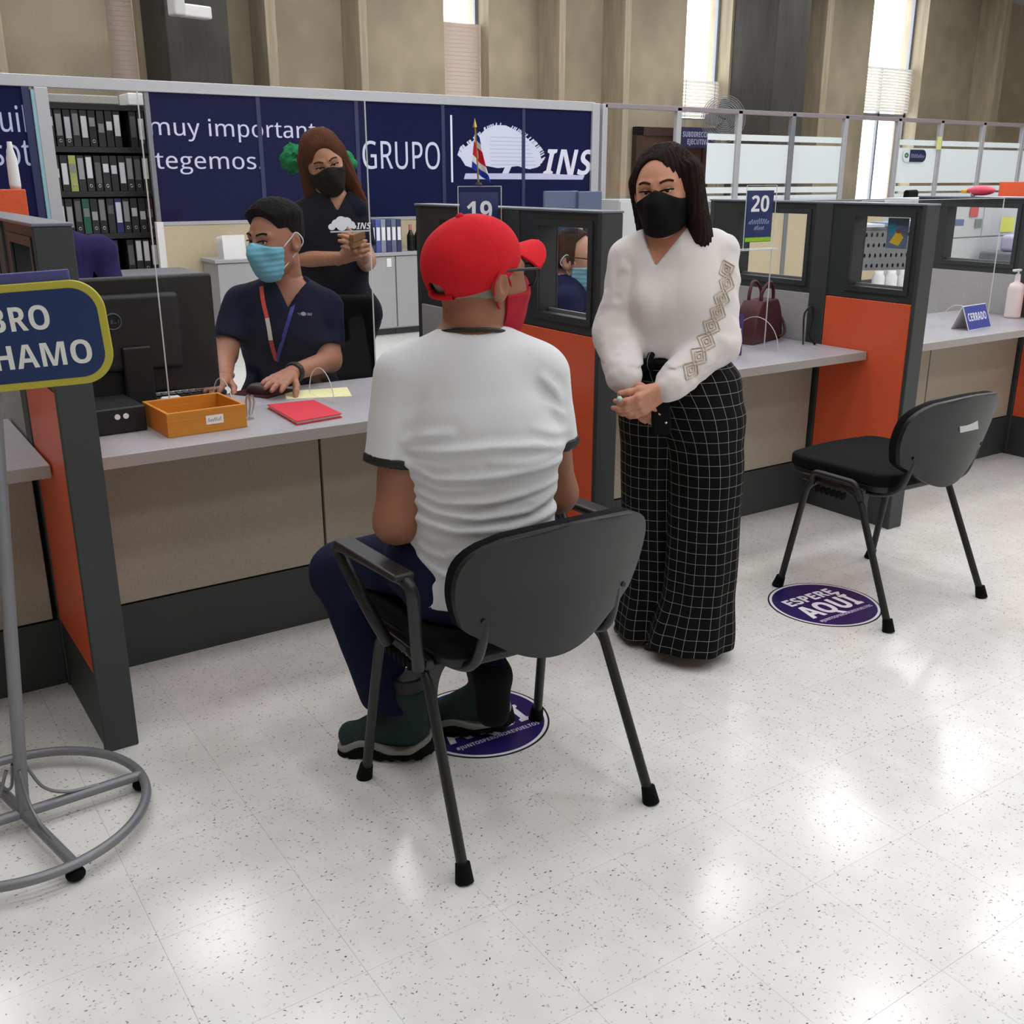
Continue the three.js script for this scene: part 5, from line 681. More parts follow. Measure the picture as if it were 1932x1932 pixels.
  const cb = boundsOf([fp(cf, -0.13, -0.04, -0.14), fp(cf, 0.13, 0.17, 0.14), fp(cf, 0.13, -0.04, -0.14), fp(cf, -0.13, 0.17, 0.14), fp(cf, 0, 0.03, 0.2)], 0.06);
  const cp = part(me, 'baseball_cap', netMesh(inFrame(cf, (x, y, z) => Math.max(crown(x, y, z), -hole(x, y, z)), hS), cb[0], cb[1], 0.0034, base), red, null, null, 'bright red baseball cap');
  const brim = (x, y, z) => { const yy = y - 0.034 + x * x * 6.5 + (z - 0.1) * 0.12, r = Math.hypot(x / 0.08, (z - 0.075) / 0.095); return Math.max(Math.abs(yy) - 0.0035, (r - 1) * 0.08, 0.07 - z + Math.abs(x) * 0.35); };
  part(cp, 'brim', netMesh(inFrame(cf, brim, hS), cb[0], cb[1], 0.003, base), red); part(cp, 'top_button', new THREE.SphereGeometry(0.009, 12, 8), red, fp(cf, 0, 0.136, -0.008).sub(base));
  const strap = []; for (let k = 0; k <= 10; k++) { const a = -0.45 + 0.09 * k; strap.push(fp(cf, 0.082 * Math.sin(a), 0.006, -0.008 - 0.097 * Math.cos(a), hS).sub(base)); } part(cp, 'rear_strap', tube(strap, 0.007, 20, 8), red);
  const hair = (x, y, z) => Math.max(headBare(x, y, z) - 0.0035 - 0.0008 * noise(x * 300, y * 90, z * 300), y - 0.06, -(y + 0.078 - Math.max(0, z + 0.05) * 0.6), z - 0.03);
  part(me, 'hair', netMesh(inFrame(hf, hair, hS), hb[0], hb[1], 0.004, base), mat('#8d867e', 0.95), null, null, 'short grey hair');
  const L = (x, y, z) => fp(hf, x, y, z, hS).sub(base), gl = part(me, 'glasses', tube([L(0.086, 0.022, -0.03), L(0.084, 0.026, 0.02), L(0.078, 0.026, 0.09)], 0.0032, 20, 6), M.black, null, null, 'black framed glasses'); part(gl, 'temple', tube([L(-0.086, 0.022, -0.03), L(-0.084, 0.026, 0.02), L(-0.078, 0.026, 0.09)], 0.0032, 20, 6), M.black);
  for (const q of [-1, 1]) { const pts = []; for (let k = 0; k < 18; k++) { const a = k / 18 * 6.283; pts.push(L(q * 0.036 + 0.031 * Math.cos(a), 0.012 + 0.022 * Math.sin(a), 0.112 - Math.abs(q * 0.036 + 0.031 * Math.cos(a)) * 0.25)); } part(gl, 'rim', tube(pts, 0.0026, 40, 6, true), M.black); }
  maskParts(me, hf, hS, base, '#a11d2e', { loop: '#b51f2f', label: 'red cloth face mask' });
}
// ---------------------------------------------------------------- the standing woman in white
{
  const f0 = at(1290, 1215, 3.0), base = V(f0.x, 0, f0.z), me = thing('person', 'standing woman in white lace-sleeved blouse and black checked wide trousers', 'person', base), P = at, F = dirOf(-1, -0.3), R = dirOf(-0.3, 1), skin = skinMat('#c68d72');
  const hc = P(1253, 363, 2.98), tilt = V(0, 1, 0).addScaledVector(SIDE, -0.11), hf = frameOf(hc, dirOf(-0.93, -0.36).add(V(0, -0.1, 0)), tilt), hS = 0.97;
  const shR = P(1186, 492, 2.99), shL = P(1356, 478, 3.03), elR = P(1163, 632, 2.96), elL = P(1350, 648, 2.93), wrR = P(1180, 722, 2.83), wrL = P(1252, 738, 2.8), waist = P(1270, 665, 3.0);
  const hipR = P(1240, 770, 3.05), hipL = P(1325, 770, 3.0), anR = P(1245, 1165, 3.1), anL = P(1305, 1200, 2.98);
  const hr = hand(wrR, P(1232, 800, 2.8).sub(wrR), dirOf(0.8, -0.3), P(1240, 740, 2.78).sub(wrR), 0.18, { size: 0.95, thumb: [0.5, 0.2], fan: 0.02 }), hl = hand(wrL, P(1190, 776, 2.77).sub(wrL), dirOf(1, 0.1), P(1200, 730, 2.76).sub(wrL), 0.42, { size: 0.97, thumb: [0.35, 0.15], fan: 0.03 });
  const body = union(0.03, cap(P(1275, 700, 3.0), P(1266, 560, 3.0), 0.135, 0.145, F, 1.5), cap(P(1266, 560, 3.0), P(1266, 490, 3.0), 0.145, 0.11, F, 1.5), cap(shR, shL, 0.045), cap(P(1262, 480, 3.0), P(1258, 405, 3.0), 0.052, 0.047), cap(shR, elR, 0.045, 0.038), cap(elR, wrR, 0.038, 0.025), cap(shL, elL, 0.045, 0.038), cap(elL, wrL, 0.038, 0.025), cap(hipR, anR, 0.085, 0.04), cap(hipL, anL, 0.085, 0.04), cap(hipR, hipL, 0.11));
  const bb = boundsOf([shR, shL, elR, elL, wrR, wrL, anR, anL, hipR, hipL], 0.16), hd = union(0.02, inFrame(hf, headField, hS), cap(P(1262, 470, 3.0), fp(hf, 0, -0.05, -0.02), 0.052, 0.05)), hb = boundsOf([-1, 1].flatMap(a => [-1, 1].flatMap(b => [fp(hf, a * 0.12, -0.15, b * 0.14), fp(hf, a * 0.12, 0.15, b * 0.14)])).concat([P(1262, 470, 3.0)]), 0.04);
  part(me, 'body', joinNets([netMesh(body, bb[0], bb[1], 0.01, base), netMesh(hd, hb[0], hb[1], 0.0034, base), handMesh(hr, base), handMesh(hl, base)]), skin);
  eyeParts(me, hf, hS, base, '#3a261c', 0.75);
  // blouse
  const tor = union(0.04, cap(P(1270, 640, 3.0), P(1268, 560, 3.0), 0.165, 0.16, F, 1.4), cap(P(1268, 560, 3.0), P(1268, 500, 3.0), 0.158, 0.13, F, 1.4), cap(P(1200, 492, 2.99), P(1345, 478, 3.03), 0.055), cap(P(1262, 458, 3.0), P(1205, 482, 2.99), 0.045, 0.05), cap(P(1262, 458, 3.0), P(1335, 470, 3.02), 0.045, 0.05), cap(P(1226, 568, 2.95), P(1290, 566, 2.96), 0.078));
  const sR = union(0.03, cap(shR, elR, 0.058, 0.062), cap(elR, wrR.clone().lerp(elR, 0.12), 0.064, 0.05)), sL = union(0.03, cap(shL, elL, 0.06, 0.064), cap(elL, wrL.clone().lerp(elL, 0.16), 0.064, 0.05)), cuffs = union(0.01, cap(wrR.clone().lerp(elR, 0.05), wrR.clone().lerp(elR, 0.2), 0.036, 0.042), cap(wrL.clone().lerp(elL, 0.05), wrL.clone().lerp(elL, 0.2), 0.037, 0.044));
  const vB = P(1229, 508, 2.86), wd = P(1250, 450, 2.93).sub(vB); const hemY = waist.y - 0.005, cx = P(1262, 470, 3.0);
  const bl = union(0.018, tor, sR, sL, cuffs), blouse = (x, y, z) => {
    const a = (x - vB.x) * R.x + (z - vB.z) * R.z - (y - vB.y) * 0.12, fr = (x - cx.x) * F.x + (z - cx.z) * F.z, up = y - vB.y; const v = Math.max(up * 0.62 > 0 ? Math.abs(a) - up * 0.6 : 1, -fr + 0.0) * 0.8; const neckhole = Math.hypot((x - cx.x) * R.x + (z - cx.z) * R.z, (x - cx.x) * F.x + (z - cx.z) * F.z + 0.01) - 0.058;
    const sxx = x * R.x + z * R.z; let d = bl(x, y, z) - 0.007 * noise(sxx * 15 + y * 2, y * 3.5, z * 5) - 0.0035 * noise(sxx * 38 + y * 6, y * 7, 3); const tuck = y < hemY + 0.05 ? 0.0 : 0; d = Math.max(d, hemY - y + 0.006 * Math.sin(sxx * 70)); d = Math.max(d, -v); return Math.max(d, -Math.max(neckhole, cx.y - 0.01 - y)); };
  // sleeves reach below the waist, so the hem cut is for the trunk only
  const full = (x, y, z) => { const b = blouse(x, y, z), s = Math.min(sR(x, y, z), sL(x, y, z)), c = cuffs(x, y, z), q = sm(s, c, 0.01) - 0.006 * noise(x * 20, y * 24, z * 20) - 0.0025 * noise(x * 46, y * 50, z * 46); return Math.min(b, q); };
  const bbx = boundsOf([shR, shL, elR, elL, wrR, wrL, waist], 0.17), cloth = mat('#dad5d4', 0.8, { bumpMap: weave, bumpScale: 0.00015 });
  const bo = part(me, 'blouse', netMesh(full, bbx[0], bbx[1], 0.0055, base), cloth, null, null, 'white blouse with open V neck');
  // lace diamonds down the left sleeve
  const lace = mat('#c2b2a2', 0.9), march = (p, d, f) => { const q = p.clone(); for (let k = 0; k < 60; k++) { const v = f(q.x, q.y, q.z); if (v < 0.0008) break; q.addScaledVector(d, Math.max(v * 0.7, 0.0004)); } return q; };
  const spine = curve([P(1377, 500, 2.88), P(1384, 530, 2.86), P(1371, 562, 2.85), P(1362, 592, 2.84), P(1349, 622, 2.82), P(1337, 655, 2.8), P(1318, 685, 2.78), P(1300, 715, 2.76)]);
  for (let k = 0; k < 8; k++) { const c = spine.getPoint((k + 0.5) / 8), t = spine.getTangent((k + 0.5) / 8), o = t.clone().cross(HEAD).normalize(), ring = (a, b, n) => { const pts = []; for (let q = 0; q < n; q++) { const an = q / n * 6.283, e = Math.abs(Math.cos(an)) + Math.abs(Math.sin(an)); pts.push(march(c.clone().addScaledVector(t, a * Math.cos(an) / e ** 0.9).addScaledVector(o, b * Math.sin(an) / e ** 0.9).addScaledVector(HEAD, -0.1), HEAD, full).addScaledVector(HEAD, -0.001).sub(base)); } return tube(pts, 0.0021, n * 2, 5, true); }; part(bo, 'lace_motif', join([ring(0.03, 0.026, 20), ring(0.018, 0.015, 16), ring(0.008, 0.007, 10)]), lace); }
  // trousers: two wide checked legs and a gathered waist
  const check = canvas(256, 256, (g) => { g.fillStyle = '#0b0b0c'; g.fillRect(0, 0, 256, 256); g.fillStyle = '#98988f'; g.fillRect(0, 0, 256, 9); g.fillRect(0, 0, 9, 256); }, true);
  const tm = mat('#ffffff', 0.85, { map: check, side: THREE.DoubleSide });
  const leg = (rows, phase) => { // rows: centre x px, y px, distance, half width, half depth, flare of the folds
    const N = 72, Mv = 60, pos = [], uv = [], idx = [], cs = rows.map(r => P(r[0], r[1], r[2])), cc = new THREE.CatmullRomCurve3(cs), sp = (i, t) => { const q = t * (rows.length - 1), k = Math.min(rows.length - 2, Math.floor(q)), u = q - k, w = u * u * (3 - 2 * u); return rows[k][i] * (1 - w) + rows[k + 1][i] * w; };
    for (let j = 0; j <= Mv; j++) { const t = j / Mv, c = cc.getPoint(t), rx = sp(3, t), rz = sp(4, t), fl = sp(5, t); let ul = 0; for (let i = 0; i <= N; i++) { const a = i / N * 6.283185, k = 1 + fl * (0.5 * Math.sin(a * 5 + phase) + 0.35 * Math.sin(a * 9 + phase * 2 + t * 2)); const x = Math.cos(a) * rx * k, z = Math.sin(a) * rz * k; const p = c.clone().addScaledVector(SIDE, x).addScaledVector(HEAD, -z).add(V(0, -fl * 0.02 * Math.sin(a * 3), 0)); pos.push(p.x - base.x, Math.max(0.012, p.y) - base.y, p.z - base.z); uv.push(a * 0.125 / 0.034, c.y / 0.034); } }
    for (let j = 0; j < Mv; j++) for (let i = 0; i < N; i++) { const q = j * (N + 1) + i; idx.push(q, q + 1, q + N + 2, q, q + N + 2, q + N + 1); }
    const g = new THREE.BufferGeometry(); g.setAttribute('position', new THREE.Float32BufferAttribute(pos, 3)); g.setAttribute('uv', new THREE.Float32BufferAttribute(uv, 2)); g.setIndex(idx); g.computeVertexNormals(); return g; };
  const tr = new THREE.Group(); tr.name = 'trousers'; tr.userData.label = 'black wide trousers with thin white check'; me.add(tr);
  part(tr, 'leg', leg([[1270, 668, 3.0, 0.155, 0.105, 0.01], [1285, 705, 3.0, 0.172, 0.12, 0.01], [1312, 765, 2.99, 0.145, 0.132, 0.006], [1328, 850, 2.98, 0.118, 0.125, 0.015], [1326, 980, 2.97, 0.112, 0.118, 0.03], [1318, 1100, 2.97, 0.114, 0.12, 0.05], [1300, 1207, 2.96, 0.138, 0.14, 0.08]], 0.6), tm);
  part(tr, 'leg', leg([[1270, 672, 3.02, 0.15, 0.1, 0.0], [1262, 705, 3.02, 0.16, 0.115, 0.01], [1240, 765, 3.04, 0.115, 0.125, 0.006], [1235, 850, 3.06, 0.105, 0.12, 0.015], [1235, 980, 3.08, 0.105, 0.115, 0.03], [1236, 1080, 3.09, 0.11, 0.12, 0.06], [1232, 1180, 3.1, 0.132, 0.14, 0.1]], 2.1), tm);
  const band = []; for (let k = 0; k < 40; k++) { const a = k / 40 * 6.283, c = P(1270, 674, 3.0); band.push(c.clone().addScaledVector(SIDE, Math.cos(a) * (0.154 + 0.004 * Math.sin(k * 2.4))).addScaledVector(HEAD, -Math.sin(a) * 0.108).sub(base)); } part(tr, 'waistband', tube(band, 0.013, 120, 8, true), mat('#101011', 0.85));
  const kn = P(1214, 690, 2.895).sub(base); part(tr, 'bow', join([new THREE.SphereGeometry(0.02, 12, 8).scale(1, 0.9, 0.8).translate(kn.x, kn.y, kn.z), new THREE.TorusGeometry(0.026, 0.011, 8, 20).scale(1.2, 0.8, 1).rotateY(0.5).translate(kn.x + 0.035, kn.y + 0.012, kn.z), new THREE.TorusGeometry(0.024, 0.011, 8, 20).scale(1.2, 0.8, 1).rotateY(0.5).translate(kn.x - 0.035, kn.y + 0.01, kn.z)]), tm);
  // pointed shoes
  for (const [a, b, n] of [[1222, 1226, 'left'], [1165, 1192, 'right']]) { const toe = onY(a, b), hl2 = toe.clone().addScaledVector(SIDE, 0.17).addScaledVector(HEAD, 0.09), d = hl2.clone().sub(toe); const f = union(0.02, cap(toe.clone().setY(0.014), toe.clone().addScaledVector(d, 0.45).setY(0.034), 0.014, 0.038), cap(toe.clone().addScaledVector(d, 0.45).setY(0.034), hl2.clone().setY(0.055), 0.038, 0.03)), bo2 = boundsOf([toe, hl2], 0.08); part(me, 'shoe', netMesh(inter(f, (x, y) => 0.002 - y), bo2[0].setY(-0.02), bo2[1], 0.005, base), M.blackGloss, null, null, 'black pointed shoe'); part(me, 'shoe_heel', rod(hl2.clone().setY(0.001).sub(base), hl2.clone().setY(0.05).sub(base), 0.008, 0.02), M.blackGloss); }
  // hair to the shoulders, parted at the side
  const strands = (x, y, z) => 0.0022 * Math.sin(Math.atan2(z + 0.02, x) * 46 + 5 * noise(x * 18, y * 4, z * 18)) + 0.003 * noise(x * 30, y * 7, z * 30);
  const hair = (() => { const P2 = (x, y, z) => V(x, y, z), capS = ellip(P2(0, 0.048, -0.02), [0.088, 0.088, 0.1]), fall = union(0.03, cap(P2(0.08, 0.04, -0.01), P2(0.092, -0.16, -0.015), 0.034, 0.036), cap(P2(0.05, 0.04, -0.07), P2(0.062, -0.18, -0.06), 0.05, 0.042), cap(P2(-0.04, 0.04, -0.07), P2(-0.035, -0.17, -0.06), 0.05, 0.04), cap(P2(-0.082, 0.03, -0.02), P2(-0.07, -0.15, 0.0), 0.022, 0.014), cap(P2(0.086, 0.06, 0.03), P2(0.1, -0.13, 0.02), 0.022, 0.024)), face = ellip(P2(-0.014, -0.03, 0.09), [0.07, 0.137, 0.078]); return (x, y, z) => { let d = sm(capS(x, y, z), fall(x, y, z), 0.025) - strands(x, y, z); d = Math.max(d, -face(x, y, z)); const hairline = z - (0.066 - Math.max(0, y - 0.1) * -0.6 + 0.02 * x / 0.08); return Math.max(d, hairline); }; })();
  const hb2 = boundsOf([-1, 1].flatMap(a => [fp(hf, a * 0.15, -0.24, -0.15), fp(hf, a * 0.15, 0.17, 0.12), fp(hf, a * 0.15, -0.24, 0.1)]), 0.04); part(me, 'hair', netMesh(inFrame(hf, hair, hS), hb2[0], hb2[1], 0.0036, base), mat('#1f140f', 0.76), null, null, 'dark brown straight shoulder length hair');
  maskParts(me, hf, hS, base, '#0f0f10', { label: 'black cloth face mask', top: 0.004, peak: 0.014, drop: 0.5, low: -0.012 });
  // bracelet and ring
  const bw = wrL.clone().lerp(elL, 0.02), bd = elL.clone().sub(wrL).normalize(), br = new THREE.TorusGeometry(0.03, 0.0035, 8, 30); br.applyQuaternion(new THREE.Quaternion().setFromUnitVectors(V(0, 0, 1), bd)); part(me, 'bracelet', br.translate(...bw.sub(base).toArray()), M.chrome); part(me, 'ring', new THREE.SphereGeometry(0.0085, 14, 10), mat('#b9cfc9', 0.2), P(1169, 753, 2.775).sub(base));
  // black pouch in her hands
  const pc = P(1247, 788, 2.8); const po = thing('pouch', 'small black pouch held by the standing woman', 'pouch', pc, -0.5); part(po, 'body', rbox(0.055, 0.1, 0.02, 0.008).rotateZ(0.1), M.fabric); part(po, 'clasp', new THREE.SphereGeometry(0.004, 10, 8).translate(0.012, -0.012, 0.012), M.chrome);
}
// ---------------------------------------------------------------- staff behind the counters
function officeChair(label, x, z, turn, back = 1.02) {
  const c = thing('office_chair', label, 'chair', [x, 0, z], turn);
  part(c, 'backrest', rbox(0.46, 0.5, 0.05, 0.024, 3).translate(0, back - 0.25, 0.24), M.fabric); part(c, 'back_frame', join([rod([-0.2, back - 0.48, 0.28], [-0.2, back - 0.04, 0.28], 0.011), rod([0.2, back - 0.48, 0.28], [0.2, back - 0.04, 0.28], 0.011), rod([-0.2, back - 0.3, 0.28], [0.2, back - 0.3, 0.28], 0.011)]), M.black); part(c, 'back_bar', tube([[0, 0.41, 0.05], [0, 0.42, 0.28], [0, 0.6, 0.285], [0, back - 0.28, 0.285]], 0.018, 24, 8), M.black);
  part(c, 'seat', rbox(0.48, 0.07, 0.46, 0.03, 3).translate(0, 0.44, 0), M.fabric); part(c, 'column', rod([0, 0.08, 0], [0, 0.41, 0], 0.025), M.black);
  for (let k = 0; k < 5; k++) { const a = k * 1.2566; const l = part(c, 'leg', rod([0, 0.09, 0], [0.27 * Math.cos(a), 0.06, 0.27 * Math.sin(a)], 0.018, 0.014), M.black); part(l, 'castor', new THREE.SphereGeometry(0.027, 12, 8).translate(0.27 * Math.cos(a), 0.028, 0.27 * Math.sin(a)), M.black); }
  return c;
}
// j holds joints; shirt radii follow the body; returns helpers for the extras
function figure(base, label, j, F, o) {
  const me = thing('person', label, 'person', base), skin = skinMat(o.skin), w = o.wide ?? 1, hS = o.head ?? 1;
  const limbs = [[j.shR, j.elR, 0.046, 0.04], [j.elR, j.wrR, 0.04, 0.027], [j.shL, j.elL, 0.046, 0.04], [j.elL, j.wrL, 0.04, 0.027], [j.hipR, j.knR, 0.08, 0.055], [j.knR, j.anR, 0.052, 0.038], [j.hipL, j.knL, 0.08, 0.055], [j.knL, j.anL, 0.052, 0.038]].map(q => cap(...q));
  const body = union(0.03, cap(j.pelvis, j.chest, 0.13 * w, 0.15 * w, F, 1.5), cap(j.chest, j.neck.clone().lerp(j.chest, 0.4), 0.15 * w, 0.11 * w, F, 1.5), cap(j.shR, j.shL, 0.045), cap(j.neck.clone().lerp(j.chest, 0.2), j.head, 0.055, 0.05), cap(j.hipR, j.hipL, 0.085), ...limbs);
  const seated = f => o.seat ? (x, y, z) => Math.max(f(x, y, z), -Math.max(Math.abs(x - base.x) - 0.29, Math.abs(z - base.z) - 0.29, y - 0.479)) : f;
  const pts = Object.values(j), bb = boundsOf(pts, 0.16), hf = frameOf(j.head, o.face, o.tilt ?? V(0, 1, 0)), hd = union(0.02, inFrame(hf, headField, hS), cap(j.neck, fp(hf, 0, -0.05, -0.02), 0.056, 0.054));
  const hb = boundsOf([-1, 1].flatMap(a => [-1, 1].flatMap(b => [fp(hf, a * 0.12, -0.16, b * 0.14), fp(hf, a * 0.12, 0.16, b * 0.14)])).concat([j.neck]), 0.04);
  const hands = (o.hands ?? []).map(h => hand(...h));
  part(me, 'body', joinNets([netMesh(seated(body), bb[0].clone(), bb[1].clone(), 0.012, base), netMesh(hd, hb[0], hb[1], 0.004, base), ...hands.map(h => handMesh(h, base, 0.0035))]), skin);
  const arm = (s, e, k) => inter(union(0.02, cap(s, e, 0.06, 0.058)), half(s.clone().lerp(e, k), e.clone().sub(s).normalize()));
  const torso = union(0.035, cap(j.hipR, j.hipL, 0.128), cap(j.pelvis, j.chest, 0.155 * w, 0.17 * w, F, 1.42), cap(j.chest, j.neck.clone().lerp(j.chest, 0.45), 0.168 * w, 0.12 * w, F, 1.45), cap(j.shR.clone().lerp(j.shL, 0.06), j.shL.clone().lerp(j.shR, 0.06), 0.056), cap(j.neck, j.shR.clone().lerp(j.neck, 0.3), 0.058, 0.055), cap(j.neck, j.shL.clone().lerp(j.neck, 0.3), 0.058, 0.055));
  const R = V(-F.z, 0, F.x), vB = o.vneck, cloth = union(0.02, torso, arm(j.shR, j.elR, o.sleeve ?? 0.8), arm(j.shL, j.elL, o.sleeve ?? 0.8), ...(o.long ? [cap(j.elR, j.wrR.clone().lerp(j.elR, 0.1), 0.056, 0.04), cap(j.elL, j.wrL.clone().lerp(j.elL, 0.1), 0.056, 0.04)] : []));
  const shirt = (x, y, z) => { let d = cloth(x, y, z) - 0.004 * noise(x * 13, y * 15, z * 13) - 0.002 * noise(x * 30, y * 26, z * 30); d = Math.max(d, o.hem - y); const q = Math.hypot(x - j.neck.x, z - j.neck.z) - 0.06; d = Math.max(d, -Math.max(q, j.neck.y + 0.005 - y)); if (vB) { const a = (x - vB.x) * R.x + (z - vB.z) * R.z, up = y - vB.y, fr = (x - j.neck.x) * F.x + (z - j.neck.z) * F.z; d = Math.max(d, -Math.max(up > 0 ? Math.abs(a) - up * 0.55 : 1, -fr + 0.01)); } return d; };
  part(me, o.shirtName ?? 'polo_shirt', netMesh(shirt, bb[0].clone(), bb[1].clone(), 0.007, base), mat(o.shirt, 0.85, { bumpMap: weave, bumpScale: 0.0002 }), null, null, o.shirtLabel);
  const tr = union(0.04, cap(j.hipR, j.hipL, 0.125), cap(j.pelvis, j.pelvis.clone().add(V(0, -0.08, 0)), 0.15 * w, 0.15 * w, F, 1.35), ...[[j.hipR, j.knR, 0.092, 0.07], [j.knR, j.anR, 0.068, 0.055], [j.hipL, j.knL, 0.092, 0.07], [j.knL, j.anL, 0.068, 0.055]].map(q => cap(...q)));
  part(me, 'trousers', netMesh(seated(inter(tr, (x, y) => y - o.hem - 0.05)), bb[0].clone(), bb[1].clone(), 0.012, base), mat('#14151a', 0.85));
  for (const a of [j.anR, j.anL]) { const f = union(0.02, cap(a.clone().setY(0.05), a.clone().addScaledVector(F, 0.16).setY(0.035), 0.045, 0.035)); const b = boundsOf([a.clone().setY(0.05), a.clone().addScaledVector(F, 0.17).setY(0.04)], 0.07); part(me, 'shoe', netMesh(inter(f, (x, y) => 0.002 - y), b[0], b[1], 0.008, base), M.black); }
  const onShirt = (px, py, d0) => { const p = at(px, py, d0), dir = p.clone().sub(EYEP).normalize(); for (let k = 0; k < 80; k++) { const v = shirt(p.x, p.y, p.z); if (v < 0.001) break; p.addScaledVector(dir, Math.max(0.0005, v * 0.6)); } return p.addScaledVector(dir, -0.0025); };
  return { me, hf, hS, hb, base, shirt, onShirt, hands };
}
{ // seated clerk at booth 19
  const P = at, d = 3.82, F = dirOf(-1, -0.2), c = P(540, 600, d), base = V(c.x, 0, c.z);
  const j = { head: P(522, 455, d - 0.05), neck: P(545, 548, d), chest: P(540, 618, d), pelvis: P(545, 600, d + 0.06).setY(0.66), shR: P(452, 572, d - 0.02), shL: P(618, 580, d), elR: P(425, 668, d - 0.12), wrR: P(424, 712, d - 0.3), elL: P(622, 680, d - 0.08), wrL: P(548, 705, d - 0.34) };
  j.hipR = j.pelvis.clone().addScaledVector(SIDE, -0.09).setY(0.605); j.hipL = j.pelvis.clone().addScaledVector(SIDE, 0.09).setY(0.605); j.knR = j.hipR.clone().add(V(-0.14, -0.09, 0.36)); j.knL = j.hipL.clone().add(V(-0.04, -0.09, 0.36)); j.anR = j.knR.clone().setY(0.09).add(V(0, 0, -0.04)); j.anL = j.knL.clone().setY(0.09).add(V(0, 0, -0.04));
  const tip = onY(486, 740, 0.785), q = figure(base, 'seated clerk in navy polo and light blue surgical mask behind the counter', j, F, { skin: '#a4715a', head: 1.05, face: dirOf(-0.82, -0.57).add(V(0, -0.12, 0)), shirt: '#131830', hem: 0.56, vneck: P(535, 585, d - 0.14), sleeve: 0.72, wide: 1.08, seat: true, shirtLabel: 'navy blue polo shirt', hands: [[j.wrL, tip.clone().sub(j.wrL), V(0, -1, 0), P(560, 740, 3.3).sub(j.wrL), 0.11, { size: 1.02, fan: 0.12, thumb: [0.7, 0.4] }], [j.wrR, V(-0.5, -0.05, 0.6), V(0, -1, 0), V(1, 0, 0.2), 0.12]] });
  const { me, hf, hS, hb } = q; eyeParts(me, hf, hS, base, '#15100d', 0.55);
  const st = v => { v = Math.min(1, Math.max(0, v)); return v * v * (3 - 2 * v); }, hair = (x, y, z) => Math.max(headBare(x, y, z) - 0.003 - 0.021 * st((y - 0.045) / 0.055) * (0.75 + 0.45 * st((z + 0.05) / 0.12)) - 0.0022 * noise(x * 110, y * 60, z * 110), -(y - (z > 0.01 ? 0.05 : z > -0.03 ? 0.05 - (0.01 - z) * 1.6 : -0.015)), z - 0.068 - (y - 0.1) * 0.5, Math.abs(x) < 0.2 ? -1 : 1);
  part(me, 'hair', netMesh(inFrame(hf, hair, hS), hb[0], hb[1], 0.0036, base), mat('#070606', 0.85), null, null, 'short black hair'); maskParts(me, hf, hS, base, '#79bfd6', { label: 'light blue pleated surgical mask', loop: '#dfe6ea', pleat: true, top: -0.002, peak: 0.014, drop: 0.3, edge: 0.04 });
  const rib = (pts, colr, w, name) => { const c = curve(pts.map(([a, b]) => q.onShirt(a, b, 3.45).sub(base))), N = 24, pos = [], idx = []; for (let k = 0; k <= N; k++) { const p = c.getPoint(k / N), t = c.getTangent(k / N), s = t.clone().cross(F).normalize().multiplyScalar(w / 2), f = F.clone().multiplyScalar(0.0014); for (const [a, b] of [[-1, 0], [1, 0], [1, 1], [-1, 1]]) { const v = p.clone().addScaledVector(s, a).addScaledVector(f, b); pos.push(v.x, v.y, v.z); } if (k < N) for (let e = 0; e < 4; e++) { const A = k * 4 + e, B = k * 4 + (e + 1) % 4; idx.push(A, B, B + 4, A, B + 4, A + 4); } } const g = new THREE.BufferGeometry(); g.setAttribute('position', new THREE.Float32BufferAttribute(pos, 3)); g.setIndex(idx); g.setAttribute('uv', new THREE.Float32BufferAttribute(new Float32Array(pos.length / 3 * 2), 2)); g.computeVertexNormals(); return part(me, name, g, mat(colr, 0.6), null, null); };
  rib([[493, 540], [497, 570], [504, 600]], '#cf4b43', 0.016, 'lanyard'); rib([[504, 600], [508, 622], [511, 642]], '#d9d6d2', 0.016, 'lanyard'); rib([[511, 642], [516, 662], [522, 680]], '#cf4b43', 0.016, 'lanyard'); rib([[562, 545], [552, 580], [540, 620], [528, 660], [522, 682]], '#39408f', 0.014, 'lanyard');
  const lg = q.onShirt(572, 592, 3.45).sub(base), lt = canvas(256, 96, (g) => { g.clearRect(0, 0, 256, 96); words(g, 'GRUPO', 4, 64, 96, 40, '#px sans-serif', '#aab0bd'); g.fillStyle = '#b9bfca'; g.beginPath(); g.ellipse(140, 46, 36, 24, 0, 0, 7); g.fill(); words(g, 'INS', 182, 64, 66, 44, 'italic bold #px sans-serif', '#b9bfca'); });
  const lm = part(me, 'chest_logo', new THREE.PlaneGeometry(0.075, 0.028), new THREE.MeshStandardMaterial({ map: lt, alphaTest: 0.4, roughness: 0.8 }), lg.addScaledVector(F, 0.006)); lm.rotation.y = Math.atan2(F.x, F.z);
  // watch
  const wd = j.elL.clone().sub(j.wrL).normalize(), wt = new THREE.TorusGeometry(0.031, 0.006, 8, 30).scale(1, 1, 2.2); wt.applyQuaternion(new THREE.Quaternion().setFromUnitVectors(V(0, 0, 1), wd)); part(me, 'wrist_watch', wt.translate(...j.wrL.clone().lerp(j.elL, 0.1).sub(base).toArray()), M.black);
  officeChair('black office chair under the seated clerk at booth 19', base.x + 0.06, base.z - 0.06, 2.36, 1.0);
}
